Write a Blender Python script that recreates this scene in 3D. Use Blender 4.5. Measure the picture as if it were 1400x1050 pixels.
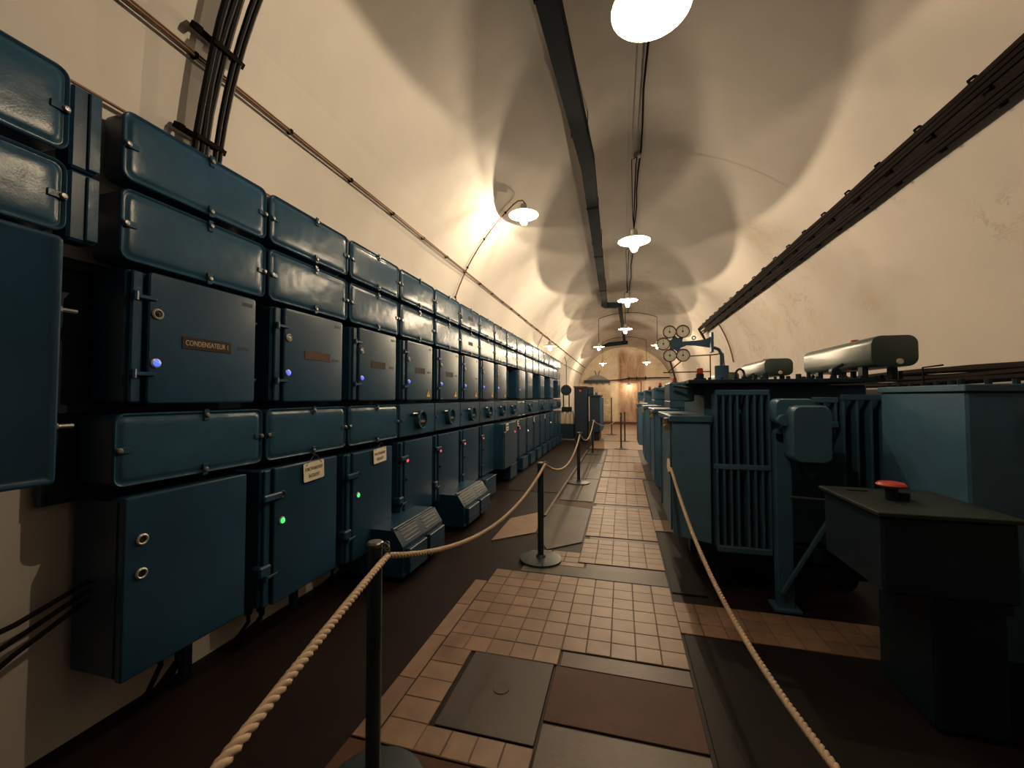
import bpy, math, random
from mathutils import Vector, Matrix
random.seed(7)
for _o in list(bpy.data.objects): bpy.data.objects.remove(_o)
SC = bpy.context.scene
COL = SC.collection
PI = math.pi

# ------------------------------------------------------------------ camera, world, exposure
CAM_H = 1.6
YAW, PITCH = math.radians(14.98768731555323), math.radians(1.8410162069244937)
cam_data = bpy.data.cameras.new('camera'); cam = bpy.data.objects.new('camera', cam_data); COL.objects.link(cam)
cam_data.sensor_fit = 'HORIZONTAL'; cam_data.sensor_width = 36.0; cam_data.lens = 36.0 * 560.0 / 1400.0
cam_data.clip_start = 0.02; cam_data.clip_end = 100
cam.location = (0, 0, CAM_H); cam.rotation_euler = (PI / 2 + PITCH, 0, YAW)
SC.camera = cam
world = bpy.data.worlds.new('world'); SC.world = world; world.use_nodes = True
world.node_tree.nodes['Background'].inputs[0].default_value = (0.01, 0.012, 0.016, 1)
world.node_tree.nodes['Background'].inputs[1].default_value = 0.2
SC.view_settings.view_transform = 'Standard'; SC.view_settings.look = 'None'
SC.view_settings.gamma = 1.0; SC.view_settings.use_curve_mapping = False
SC.view_settings.exposure = 0.13
LAMP_W = 170.0
LAMP_COL = (1.0, 0.79, 0.555)
XC, RV, ZC, YEND, YBACK = 0.18, 2.70, 1.90, 25.3, -14.0

# ------------------------------------------------------------------ materials
def new_mat(name):
    m = bpy.data.materials.new(name); m.use_nodes = True
    nt = m.node_tree; b = nt.nodes['Principled BSDF']
    return m, nt, b
def N(nt, typ, **kw):
    n = nt.nodes.new(typ)
    for k, v in kw.items(): setattr(n, k, v)
    return n
def ramp(nt, fac, stops):
    r = N(nt, 'ShaderNodeValToRGB'); nt.links.new(fac, r.inputs[0])
    els = r.color_ramp.elements
    while len(els) < len(stops): els.new(0.5)
    for e, (p, c) in zip(els, stops):
        e.position = p; e.color = (c[0], c[1], c[2], 1)
    return r.outputs[0]
def noise(nt, scale, detail=4, coord='Object', rough=0.5, dist=0.0, stretch=None):
    tc = N(nt, 'ShaderNodeTexCoord'); src = tc.outputs[coord]
    if stretch:
        mp = N(nt, 'ShaderNodeMapping'); mp.inputs['Scale'].default_value = stretch
        nt.links.new(src, mp.inputs[0]); src = mp.outputs[0]
    n = N(nt, 'ShaderNodeTexNoise'); n.inputs['Scale'].default_value = scale
    n.inputs['Detail'].default_value = detail; n.inputs['Roughness'].default_value = rough
    n.inputs['Distortion'].default_value = dist
    nt.links.new(src, n.inputs['Vector'])
    return n.outputs['Fac']
def bump(nt, b, fac, strength, dist, prev=None):
    bp = N(nt, 'ShaderNodeBump'); bp.inputs['Strength'].default_value = strength
    bp.inputs['Distance'].default_value = dist
    nt.links.new(fac, bp.inputs['Height'])
    if prev: nt.links.new(prev, bp.inputs['Normal'])
    nt.links.new(bp.outputs[0], b.inputs['Normal'])
    return bp.outputs[0]
def paint(name, c, rough=0.35, var=0.25, wave=0.0, wave_scale=5, metal=0.0, grain=0.0, spec=0.5):
    m, nt, b = new_mat(name)
    f = noise(nt, 2.3, 5, rough=0.6, coord='Object')
    lo = tuple(x * (1 - var) for x in c); hi = tuple(min(1, x * (1 + var)) for x in c)
    nt.links.new(ramp(nt, f, [(0.3, lo), (0.7, hi)]), b.inputs['Base Color'])
    b.inputs['Roughness'].default_value = rough; b.inputs['Metallic'].default_value = metal
    b.inputs['Specular IOR Level'].default_value = spec
    p = None
    if wave: p = bump(nt, b, noise(nt, wave_scale, 2), 1.0, wave)
    if grain: p = bump(nt, b, noise(nt, 140, 2), 0.5, grain, p)
    return m
def flat(name, c, rough=0.5, metal=0.0, spec=0.5):
    m, nt, b = new_mat(name); b.inputs['Specular IOR Level'].default_value = spec
    f = noise(nt, 30, 3)
    nt.links.new(ramp(nt, f, [(0.2, tuple(x * 0.85 for x in c)), (0.8, tuple(min(1, x * 1.12) for x in c))]), b.inputs['Base Color'])
    b.inputs['Roughness'].default_value = rough; b.inputs['Metallic'].default_value = metal
    return m
def emit(name, c, s):
    m, nt, b = new_mat(name)
    b.inputs['Base Color'].default_value = (*[x * 0.5 for x in c], 1)
    b.inputs['Emission Color'].default_value = (*c, 1); b.inputs['Emission Strength'].default_value = s
    b.inputs['Roughness'].default_value = 0.3
    return m

GLOSS = paint('gloss_blue_paint', (0.020, 0.062, 0.110), 0.25, 0.18, wave=0.0055, wave_scale=6, grain=0.0008, spec=0.2)
SATIN = paint('satin_blue_paint', (0.013, 0.047, 0.092), 0.32, 0.18, wave=0.002, wave_scale=3, grain=0.0004, spec=0.22)
TRAFO = paint('transformer_blue_paint', (0.044, 0.108, 0.175), 0.42, 0.22, wave=0.002, grain=0.0008, spec=0.3)
TRAFOL = paint('pale_transformer_paint', (0.075, 0.165, 0.25), 0.45, 0.2, wave=0.002, grain=0.0008, spec=0.3)
DARKB = paint('dark_blue_paint', (0.009, 0.021, 0.036), 0.5, 0.2, spec=0.25)
GREYG = paint('grey_green_paint', (0.042, 0.062, 0.058), 0.33, 0.2, wave=0.002, spec=0.4)
DUCT = paint('duct_grey_paint', (0.022, 0.032, 0.042), 0.8, 0.12, spec=0.06)
STEEL = flat('bare_steel', (0.24, 0.24, 0.23), 0.4, 0.8)
RINGM = flat('light_ring_metal', (0.42, 0.40, 0.37), 0.35, 0.3)
BLACK = flat('black_rubber', (0.008, 0.007, 0.0065), 0.6, 0, 0.25)
CABLE = flat('dark_cable', (0.009, 0.006, 0.005), 0.8, 0, 0.06)
COPPER = flat('brown_conduit', (0.17, 0.085, 0.042), 0.5, 0.2)
ROPE = paint('rope_fibre', (0.60, 0.45, 0.32), 0.85, 0.2, grain=0.001)
POSTM = paint('post_paint', (0.016, 0.030, 0.040), 0.4, 0.15)
BRASS = flat('brass', (0.62, 0.45, 0.20), 0.32, 0.9)
REDP = flat('red_plastic', (0.50, 0.045, 0.025), 0.4)
RUSTY = flat('rust_brown', (0.12, 0.045, 0.025), 0.7)
CREAM = flat('cream_porcelain', (0.55, 0.48, 0.35), 0.3)
PLATE = flat('nameplate_brown', (0.022, 0.012, 0.010), 0.6, 0, 0.15)
LETTER = flat('nameplate_letter', (0.42, 0.36, 0.28), 0.5)
SIGNW = flat('sign_cream', (0.82, 0.74, 0.60), 0.5)
INK = flat('sign_ink', (0.07, 0.05, 0.045), 0.6)
YELLOW = flat('warning_yellow', (0.85, 0.50, 0.06), 0.45)
DIAL = flat('dial_face', (0.88, 0.86, 0.76), 0.4)
BLUEL = emit('blue_light', (0.06, 0.11, 1.0), 1.7)
GREENL = emit('green_light', (0.06, 1.0, 0.16), 1.1)
REDL = emit('red_light', (1.0, 0.07, 0.13), 1.3)
WHITEL = emit('white_light', (0.75, 1.0, 0.85), 1.4)
BULB = emit('bulb_filament', (1.0, 0.80, 0.50), 40)
ENAMEL_IN = flat('white_enamel', (0.55, 0.50, 0.36), 0.45)
SHADE_OUT = paint('shade_outside', (0.30, 0.30, 0.27), 0.5, 0.1)

def glass_mat():
    m, nt, b = new_mat('lamp_glass'); nt.nodes.remove(b)
    out = nt.nodes['Material Output']
    tr = N(nt, 'ShaderNodeBsdfTransparent'); tr.inputs[0].default_value = (0.95, 0.94, 0.90, 1)
    gl = N(nt, 'ShaderNodeBsdfGlossy'); gl.inputs['Roughness'].default_value = 0.05
    lw = N(nt, 'ShaderNodeLayerWeight'); lw.inputs[0].default_value = 0.35
    mx = N(nt, 'ShaderNodeMixShader')
    nt.links.new(lw.outputs['Fresnel'], mx.inputs[0]); nt.links.new(tr.outputs[0], mx.inputs[1]); nt.links.new(gl.outputs[0], mx.inputs[2])
    df = N(nt, 'ShaderNodeBsdfTranslucent'); df.inputs[0].default_value = (0.85, 0.80, 0.68, 1)
    m2 = N(nt, 'ShaderNodeMixShader'); m2.inputs[0].default_value = 0.10
    nt.links.new(mx.outputs[0], m2.inputs[1]); nt.links.new(df.outputs[0], m2.inputs[2])
    nt.links.new(m2.outputs[0], out.inputs[0])
    return m
GLASS = glass_mat()

def plaster(name, base, spots=(), far_dirt=True, rust=(), across=None):
    """cream limewash with fine relief, hairline damp stains round given places and rust runs"""
    m, nt, b = new_mat(name); L = nt.links
    f1 = noise(nt, 0.9, 6, rough=0.55)
    col = ramp(nt, f1, [(0.25, tuple(x * 0.90 for x in base)), (0.75, tuple(min(1, x * 1.06) for x in base))])
    geo = N(nt, 'ShaderNodeNewGeometry')
    if across:      # right haunch turns darker and browner past the crown: dimmer light put into the colour
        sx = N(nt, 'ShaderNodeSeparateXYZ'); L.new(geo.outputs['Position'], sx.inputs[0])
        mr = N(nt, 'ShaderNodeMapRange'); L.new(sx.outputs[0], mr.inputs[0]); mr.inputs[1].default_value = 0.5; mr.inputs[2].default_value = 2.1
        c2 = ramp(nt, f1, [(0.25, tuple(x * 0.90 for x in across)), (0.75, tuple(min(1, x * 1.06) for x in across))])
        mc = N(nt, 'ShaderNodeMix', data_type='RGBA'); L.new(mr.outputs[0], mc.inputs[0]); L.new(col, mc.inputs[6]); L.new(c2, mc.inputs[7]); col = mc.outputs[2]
    # crack-like ridges: abs(noise-0.5) small
    n2 = noise(nt, 2.6, 10, rough=0.74, dist=0.5)
    ab = N(nt, 'ShaderNodeMath', operation='SUBTRACT'); L.new(n2, ab.inputs[0]); ab.inputs[1].default_value = 0.5
    a2 = N(nt, 'ShaderNodeMath', operation='ABSOLUTE'); L.new(ab.outputs[0], a2.inputs[0])
    rd = N(nt, 'ShaderNodeMapRange'); L.new(a2.outputs[0], rd.inputs[0])
    rd.inputs[1].default_value = 0.0; rd.inputs[2].default_value = 0.022; rd.inputs[3].default_value = 1.0; rd.inputs[4].default_value = 0.0
    mask = None
    for (c, rad) in spots:
        vd = N(nt, 'ShaderNodeVectorMath', operation='DISTANCE'); L.new(geo.outputs['Position'], vd.inputs[0]); vd.inputs[1].default_value = c
        mr = N(nt, 'ShaderNodeMapRange'); L.new(vd.outputs['Value'], mr.inputs[0])
        mr.inputs[1].default_value = rad * 0.25; mr.inputs[2].default_value = rad; mr.inputs[3].default_value = 1.0; mr.inputs[4].default_value = 0.0
        if mask is None: mask = mr.outputs[0]
        else:
            mx = N(nt, 'ShaderNodeMath', operation='MAXIMUM'); L.new(mask, mx.inputs[0]); L.new(mr.outputs[0], mx.inputs[1]); mask = mx.outputs[0]
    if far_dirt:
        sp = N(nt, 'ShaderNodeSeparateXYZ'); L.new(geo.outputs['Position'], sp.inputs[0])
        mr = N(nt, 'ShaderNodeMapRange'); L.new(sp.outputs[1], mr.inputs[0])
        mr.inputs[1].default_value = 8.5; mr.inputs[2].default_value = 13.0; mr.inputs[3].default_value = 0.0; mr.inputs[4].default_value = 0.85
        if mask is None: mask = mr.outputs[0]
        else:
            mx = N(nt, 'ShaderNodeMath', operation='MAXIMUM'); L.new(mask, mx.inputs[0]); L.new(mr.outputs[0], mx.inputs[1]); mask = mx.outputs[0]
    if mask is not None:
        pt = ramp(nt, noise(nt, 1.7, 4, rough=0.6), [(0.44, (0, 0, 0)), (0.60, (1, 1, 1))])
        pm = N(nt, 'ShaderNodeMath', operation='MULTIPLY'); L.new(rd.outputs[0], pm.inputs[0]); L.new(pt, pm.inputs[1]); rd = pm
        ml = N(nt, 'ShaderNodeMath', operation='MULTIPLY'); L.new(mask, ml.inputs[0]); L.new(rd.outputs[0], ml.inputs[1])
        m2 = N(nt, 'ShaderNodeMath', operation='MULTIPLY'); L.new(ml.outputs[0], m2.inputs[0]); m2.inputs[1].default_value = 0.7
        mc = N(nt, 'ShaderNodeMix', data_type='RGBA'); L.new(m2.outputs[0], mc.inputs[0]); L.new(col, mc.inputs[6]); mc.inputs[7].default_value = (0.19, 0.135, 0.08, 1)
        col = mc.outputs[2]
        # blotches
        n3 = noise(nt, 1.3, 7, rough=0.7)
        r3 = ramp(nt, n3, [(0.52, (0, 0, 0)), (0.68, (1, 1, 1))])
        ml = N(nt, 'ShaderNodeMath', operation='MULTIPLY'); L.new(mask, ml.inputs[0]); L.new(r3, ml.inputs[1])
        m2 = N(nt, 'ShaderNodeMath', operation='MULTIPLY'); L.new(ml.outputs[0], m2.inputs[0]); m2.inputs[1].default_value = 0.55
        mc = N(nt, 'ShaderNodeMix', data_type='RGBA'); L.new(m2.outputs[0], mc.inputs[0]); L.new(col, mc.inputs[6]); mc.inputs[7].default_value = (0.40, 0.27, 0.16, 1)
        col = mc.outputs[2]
    for (x0, x1, z1, amt) in rust:
        sp = N(nt, 'ShaderNodeSeparateXYZ'); L.new(geo.outputs['Position'], sp.inputs[0])
        g = []
        for (src, lo, hi, a, c) in ((sp.outputs[0], x0 - 0.12, x0 + 0.08, 0, 1), (sp.outputs[0], x1 - 0.08, x1 + 0.12, 1, 0), (sp.outputs[2], z1 - 0.3, z1, 1, 0)):
            mr = N(nt, 'ShaderNodeMapRange'); L.new(src, mr.inputs[0]); mr.inputs[1].default_value = lo; mr.inputs[2].default_value = hi
            mr.inputs[3].default_value = a; mr.inputs[4].default_value = c; g.append(mr.outputs[0])
        n4 = ramp(nt, noise(nt, 1.6, 7, rough=0.7, stretch=(2.5, 1, 0.6)), [(0.3, (0.2, 0.2, 0.2)), (0.62, (1, 1, 1))])
        prod = n4
        for q in g:
            mm = N(nt, 'ShaderNodeMath', operation='MULTIPLY'); L.new(prod, mm.inputs[0]); L.new(q, mm.inputs[1]); prod = mm.outputs[0]
        mm = N(nt, 'ShaderNodeMath', operation='MULTIPLY'); L.new(prod, mm.inputs[0]); mm.inputs[1].default_value = amt
        mc = N(nt, 'ShaderNodeMix', data_type='RGBA'); L.new(mm.outputs[0], mc.inputs[0]); L.new(col, mc.inputs[6]); mc.inputs[7].default_value = (0.28, 0.12, 0.055, 1)
        col = mc.outputs[2]
    L.new(col, b.inputs['Base Color']); b.inputs['Roughness'].default_value = 0.75
    p = bump(nt, b, noise(nt, 1.2, 3), 1.0, 0.02)
    bump(nt, b, noise(nt, 45, 4), 0.3, 0.0012, p)
    return m
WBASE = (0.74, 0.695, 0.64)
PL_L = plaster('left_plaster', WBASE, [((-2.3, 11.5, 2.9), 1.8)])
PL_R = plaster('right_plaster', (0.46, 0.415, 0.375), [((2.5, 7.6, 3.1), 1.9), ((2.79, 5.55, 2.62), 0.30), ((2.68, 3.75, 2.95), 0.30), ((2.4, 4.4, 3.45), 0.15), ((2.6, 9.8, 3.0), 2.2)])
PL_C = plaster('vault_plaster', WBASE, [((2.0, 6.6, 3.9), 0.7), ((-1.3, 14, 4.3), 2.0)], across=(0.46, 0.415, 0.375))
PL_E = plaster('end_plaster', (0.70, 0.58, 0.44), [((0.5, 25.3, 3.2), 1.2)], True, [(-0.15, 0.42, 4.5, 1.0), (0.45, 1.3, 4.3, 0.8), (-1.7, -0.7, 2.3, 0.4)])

def tile_mat(name, base):
    m, nt, b = new_mat(name); L = nt.links
    oi = N(nt, 'ShaderNodeObjectInfo')
    geo = N(nt, 'ShaderNodeNewGeometry')
    n = N(nt, 'ShaderNodeTexNoise'); n.inputs['Scale'].default_value = 7; n.inputs['Detail'].default_value = 6; L.new(geo.outputs['Position'], n.inputs['Vector'])
    c1 = ramp(nt, n.outputs['Fac'], [(0.3, tuple(x * 0.78 for x in base)), (0.7, tuple(x * 1.12 for x in base))])
    rr = ramp(nt, oi.outputs['Random'], [(0, (0.80, 0.76, 0.72)), (1, (1.12, 1.12, 1.10))])
    mx = N(nt, 'ShaderNodeMix', data_type='RGBA', blend_type='MULTIPLY'); mx.inputs[0].default_value = 1
    L.new(c1, mx.inputs[6]); L.new(rr, mx.inputs[7]); L.new(mx.outputs[2], b.inputs['Base Color'])
    b.inputs['Roughness'].default_value = 0.46
    n2 = N(nt, 'ShaderNodeTexNoise'); n2.inputs['Scale'].default_value = 60; L.new(geo.outputs['Position'], n2.inputs['Vector'])
    bump(nt, b, n2.outputs['Fac'], 0.4, 0.002)
    return m
TILE = tile_mat('floor_tile', (0.275, 0.175, 0.120))
GROUT = paint('grout', (0.085, 0.050, 0.034), 0.7, 0.3)
TILE_B = tile_mat('brick_red_strip', (0.060, 0.028, 0.020))
FLOORB = paint('brown_linoleum', (0.014, 0.008, 0.0075), 0.5, 0.3, grain=0.0005, spec=0.14)
SLABM = paint('red_brown_slab', (0.075, 0.034, 0.021), 0.6, 0.2, grain=0.001, spec=0.2)
STEELPL = paint('worn_steel_plate', (0.062, 0.048, 0.040), 0.45, 0.35, grain=0.0006, spec=0.3)
KERB = paint('pale_kerb', (0.15, 0.105, 0.075), 0.5, 0.2)
PIT = paint('dark_rubber_mat', (0.009, 0.006, 0.006), 0.6, 0.3, spec=0.2)
def hatch_mat():
    m, nt, b = new_mat('chequer_plate'); L = nt.links
    b.inputs['Base Color'].default_value = (0.034, 0.020, 0.016, 1); b.inputs['Roughness'].default_value = 0.42
    tc = N(nt, 'ShaderNodeTexCoord'); ck = N(nt, 'ShaderNodeTexChecker'); ck.inputs['Scale'].default_value = 90
    L.new(tc.outputs['Object'], ck.inputs[0]); bump(nt, b, ck.outputs['Fac'], 0.6, 0.003)
    return m
HATCH = hatch_mat()

# ------------------------------------------------------------------ mesh helpers
class MB:
    def __init__(s): s.v = []; s.f = []
    def add(s, v, f):
        o = len(s.v); s.v += [tuple(p) for p in v]; s.f += [tuple(i + o for i in q) for q in f]; return s
    def box(s, x0, x1, y0, y1, z0, z1, c=0.0):
        if x0 > x1: x0, x1 = x1, x0
        if y0 > y1: y0, y1 = y1, y0
        if z0 > z1: z0, z1 = z1, z0
        if c <= 0:
            v = [(x, y, z) for x in (x0, x1) for y in (y0, y1) for z in (z0, z1)]
            return s.add(v, [(0, 1, 3, 2), (4, 6, 7, 5), (0, 4, 5, 1), (2, 3, 7, 6), (0, 2, 6, 4), (1, 5, 7, 3)])
        c = min(c, (x1 - x0) * .45, (y1 - y0) * .45, (z1 - z0) * .45)
        X, Y, Z = (x0, x1), (y0, y1), (z0, z1); v = []; idx = {}
        for i in (0, 1):
            for j in (0, 1):
                for k in (0, 1):
                    sx, sy, sz = (1 - 2 * i) * c, (1 - 2 * j) * c, (1 - 2 * k) * c
                    for a, p in enumerate(((X[i], Y[j] + sy, Z[k] + sz), (X[i] + sx, Y[j], Z[k] + sz), (X[i] + sx, Y[j] + sy, Z[k]))):
                        idx[i, j, k, a] = len(v); v.append(p)
        f = []
        for i in (0, 1):
            q = [idx[i, 0, 0, 0], idx[i, 1, 0, 0], idx[i, 1, 1, 0], idx[i, 0, 1, 0]]; f.append(q[::-1] if i == 0 else q)
            q = [idx[0, i, 0, 1], idx[0, i, 1, 1], idx[1, i, 1, 1], idx[1, i, 0, 1]]; f.append(q[::-1] if i == 0 else q)
            q = [idx[0, 0, i, 2], idx[1, 0, i, 2], idx[1, 1, i, 2], idx[0, 1, i, 2]]; f.append(q[::-1] if i == 0 else q)
        for i in (0, 1):
            for j in (0, 1):
                f.append([idx[i, j, 0, 0], idx[i, j, 1, 0], idx[i, j, 1, 1], idx[i, j, 0, 1]])
                f.append([idx[i, 0, j, 0], idx[i, 1, j, 0], idx[i, 1, j, 2], idx[i, 0, j, 2]])
                f.append([idx[0, i, j, 1], idx[1, i, j, 1], idx[1, i, j, 2], idx[0, i, j, 2]])
                for k in (0, 1): f.append([idx[i, j, k, 0], idx[i, j, k, 1], idx[i, j, k, 2]])
        return s.add(v, f)
    def rloops(s, a0, a1, b0, b1, r, loops, axis='x', cap0=True, cap1=True, seg=4):
        """rounded rectangle a x b swept along axis; loops = [(inset, position)]"""
        n = 4 * (seg + 1); v = []
        for ins, d in loops:
            A0, A1, B0, B1 = a0 + ins, a1 - ins, b0 + ins, b1 - ins; R = max(0.002, r - ins, r * .62 if ins > .02 else 0)
            R = min(R, (A1 - A0) / 2.001, (B1 - B0) / 2.001)
            for ca, cb, st in ((A1 - R, B1 - R, 0), (A0 + R, B1 - R, 90), (A0 + R, B0 + R, 180), (A1 - R, B0 + R, 270)):
                for q in range(seg + 1):
                    t = math.radians(st + 90 * q / seg); a = ca + R * math.cos(t); b = cb + R * math.sin(t)
                    v.append({'x': (d, a, b), 'y': (b, d, a), 'z': (a, b, d)}[axis])
        f = []
        for k in range(len(loops) - 1):
            for i in range(n):
                j = (i + 1) % n; f.append((k * n + i, k * n + j, (k + 1) * n + j, (k + 1) * n + i))
        if cap0: f.append(tuple(range(n))[::-1])
        if cap1: f.append(tuple((len(loops) - 1) * n + i for i in range(n)))
        return s.add(v, f)
    def tube(s, pts, r, n=8, caps=True, rs=None):
        P = [Vector(p) for p in pts]; v = []; f = []
        up = None
        for i, p in enumerate(P):
            t = (P[min(i + 1, len(P) - 1)] - P[max(i - 1, 0)])
            if t.length < 1e-9: t = Vector((0, 0, 1))
            t.normalize()
            if up is None:
                up = Vector((0, 0, 1)) if abs(t.z) < .9 else Vector((1, 0, 0))
            u = (up - t * up.dot(t)).normalized(); w = t.cross(u); up = u
            rr = rs[i] if rs else r
            for k in range(n):
                a = 2 * PI * k / n; v.append(p + u * (math.cos(a) * rr) + w * (math.sin(a) * rr))
        for i in range(len(P) - 1):
            for k in range(n):
                j = (k + 1) % n; f.append((i * n + k, i * n + j, (i + 1) * n + j, (i + 1) * n + k))
        if caps: f.append(tuple(range(n))[::-1]); f.append(tuple((len(P) - 1) * n + k for k in range(n)))
        return s.add(v, f)
    def lathe(s, prof, c, axis='z', n=16, closed=False):
        """prof = [(radius, along)]"""
        v = []; f = []
        for (r, d) in prof:
            for k in range(n):
                a = 2 * PI * k / n; x, y = r * math.cos(a), r * math.sin(a)
                q = {'z': (x, y, d), 'x': (d, x, y), 'y': (y, d, x)}[axis]
                v.append((c[0] + q[0], c[1] + q[1], c[2] + q[2]))
        m = len(prof)
        for i in range(m - 1):
            for k in range(n):
                j = (k + 1) % n; f.append((i * n + k, i * n + j, (i + 1) * n + j, (i + 1) * n + k))
        if not closed:
            if prof[0][0] > 1e-5: f.append(tuple(range(n))[::-1])
            if prof[-1][0] > 1e-5: f.append(tuple((m - 1) * n + k for k in range(n)))
        return s.add(v, f)
    def cyl(s, c, r, d0, d1, axis='z', n=16, bev=0.0):
        if bev: return s.lathe([(r - bev, d0), (r, d0 + bev), (r, d1 - bev), (r - bev, d1)], c, axis, n)
        return s.lathe([(r, d0), (r, d1)], c, axis, n)
    def prism(s, poly, axis, d0, d1):
        n = len(poly); v = []
        for d in (d0, d1):
            for a, b in poly: v.append({'x': (d, a, b), 'y': (a, d, b), 'z': (a, b, d)}[axis])
        f = [(i, (i + 1) % n, n + (i + 1) % n, n + i) for i in range(n)] + [tuple(range(n))[::-1], tuple(range(n, 2 * n))]
        return s.add(v, f)
    def mesh(s, name, mat, smooth=35):
        me = bpy.data.meshes.new(name); me.from_pydata(s.v, [], s.f)
        import bmesh
        bm = bmesh.new(); bm.from_mesh(me); bmesh.ops.recalc_face_normals(bm, faces=bm.faces); bm.to_mesh(me); bm.free()
        if smooth:
            me.polygons.foreach_set('use_smooth', [True] * len(me.polygons))
            me.set_sharp_from_angle(angle=math.radians(smooth))
        me.materials.append(mat); me.update()
        return me
    def obj(s, name, mat, parent=None, loc=None, smooth=35):
        return link(name, s.mesh(name, mat, smooth), parent, loc)
def link(name, me, parent=None, loc=None):
    o = bpy.data.objects.new(name, me); COL.objects.link(o)
    if parent: o.parent = parent
    if loc: o.location = loc
    return o
def tag(o, label=None, cat=None, group=None, kind=None):
    if label: o['label'] = label
    if cat: o['category'] = cat
    if group: o['group'] = group
    if kind: o['kind'] = kind
    return o
def thing(name, loc, label, cat, group=None):
    o = bpy.data.objects.new(name, None); COL.objects.link(o); o.location = loc; o.empty_display_size = 0.1
    return tag(o, label, cat, group)
def dup(o, parent=None):
    c = o.copy(); COL.objects.link(c); c.parent = parent
    for ch in list(o.children): dup(ch, c)
    return c
def text_mesh(txt, size, mat, extrude=0.0006, width=None):
    cu = bpy.data.curves.new('t', 'FONT'); cu.body = txt; cu.size = size; cu.extrude = extrude
    cu.align_x = 'CENTER'; cu.align_y = 'CENTER'; cu.resolution_u = 3
    t = bpy.data.objects.new('t', cu); COL.objects.link(t)
    dg = bpy.context.evaluated_depsgraph_get(); me = bpy.data.meshes.new_from_object(t.evaluated_get(dg))
    bpy.data.objects.remove(t); bpy.data.curves.remove(cu)
    # text x -> +Y, text y -> +Z, normal -> +X
    if width:
        xs = [v.co.x for v in me.vertices]; k = width / max(1e-6, max(xs) - min(xs))
        for v in me.vertices: v.co.x *= k
    for v in me.vertices: v.co = Vector((v.co.z, v.co.x, v.co.y))
    me.materials.clear(); me.materials.append(mat)
    return me
def ordn(k):
    return ['first', 'second', 'third', 'fourth', 'fifth', 'sixth', 'seventh', 'eighth', 'ninth', 'tenth', 'eleventh', 'twelfth',
            'thirteenth', 'fourteenth', 'fifteenth', 'sixteenth', 'seventeenth', 'eighteenth'][k]

# ------------------------------------------------------------------ the vault
def arc_pt(phi, R=RV): return (XC + R * math.cos(phi), ZC + R * math.sin(phi))
YS = [YBACK] + [YBACK + (YEND - YBACK) * i / 24 for i in range(1, 25)]
def sheet(prof, name, mat, kindname):
    v = []; f = []; n = len(prof)
    for y in YS:
        for (x, z) in prof: v.append((x, y, z))
    for i in range(len(YS) - 1):
        for k in range(n - 1): f.append((i * n + k, i * n + k + 1, (i + 1) * n + k + 1, (i + 1) * n + k))
    me = bpy.data.meshes.new(name); me.from_pydata(v, [], f); me.materials.append(mat)
    me.polygons.foreach_set('use_smooth', [True] * len(me.polygons))
    o = link(name, me)
    sol = o.modifiers.new('thick', 'SOLIDIFY'); sol.thickness = 0.25; sol.offset = 1 if kindname == 'r' else -1
    return tag(o, kind='structure')
SPL = math.radians(38)
left = [(XC - RV, -0.02), (XC - RV, 1.0)] + [arc_pt(PI - SPL * k / 14) for k in range(15)]
right = [arc_pt(SPL * (14 - k) / 14) for k in range(15)] + [(XC + RV, 1.0), (XC + RV, -0.02)]
mid = [arc_pt(PI - SPL - (PI - 2 * SPL) * k / 40) for k in range(41)]
def shell(prof, name, mat):
    """inner surface plus an outer skin 0.2 m behind it"""
    n = len(prof); v = []; f = []
    out = []
    for (x, z) in prof:
        if z < ZC: d = Vector((-1 if x < XC else 1, 0))
        else: d = Vector((x - XC, z - ZC)).normalized()
        out.append((x + d.x * .2, z + d.y * .2))
    ring = prof + out[::-1]; m = len(ring)
    for y in YS:
        for (x, z) in ring: v.append((x, y, z))
    for i in range(len(YS) - 1):
        for k in range(m):
            j = (k + 1) % m; f.append((i * m + k, i * m + j, (i + 1) * m + j, (i + 1) * m + k))
    f.append(tuple(range(m))); f.append(tuple((len(YS) - 1) * m + k for k in range(m))[::-1])
    b = MB(); b.add(v, f)
    return tag(b.obj(name, mat, smooth=20), kind='structure')
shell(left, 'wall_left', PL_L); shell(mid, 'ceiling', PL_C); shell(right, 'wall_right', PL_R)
endp = [(XC - RV, -0.1)] + [arc_pt(PI - PI * k / 40) for k in range(41)] + [(XC + RV, -0.1)]
tag(MB().prism(endp, 'y', YEND, YEND + 0.2).obj('wall_end', PL_E), kind='structure')
tag(MB().prism(endp, 'y', YBACK - 0.2, YBACK).obj('wall_back', PL_C), kind='structure')
bb = MB().box(-2.4, 2.8, YEND - 0.03, YEND, 0, 0.14, 0.005)
tag(bb.obj('baseboard_end', RUSTY), kind='structure')

# ------------------------------------------------------------------ floor
floor = tag(MB().box(XC - RV - .05, XC + RV + .05, YBACK, YEND, -0.2, -0.010).obj('floor', FLOORB), kind='structure')
tiles_made = []
stuff_tiles = MB()
tm_cache = {}
def tile(x0, x1, y0, y1, mat=TILE, name='tile', z=0.0, gap=0.0022, h=0.009):
    w, d = round(x1 - x0 - 2 * gap, 3), round(y1 - y0 - 2 * gap, 3)
    if w < 0.02 or d < 0.02: return
    if name == 'tile' and len(tiles_made) >= 290:
        stuff_tiles.box(x0 + gap, x1 - gap, y0 + gap, y1 - gap, z - h, z, 0.002); return
    key = (w, d, mat.name, h)
    if key not in tm_cache: tm_cache[key] = MB().box(-w / 2, w / 2, -d / 2, d / 2, -h, 0, 0.0025).mesh(name, mat)
    o = link(name, tm_cache[key], floor, ((x0 + x1) / 2, (y0 + y1) / 2, z + random.uniform(-.0012, .0008)))
    if name == 'tile': tiles_made.append(o)
    return o
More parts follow.
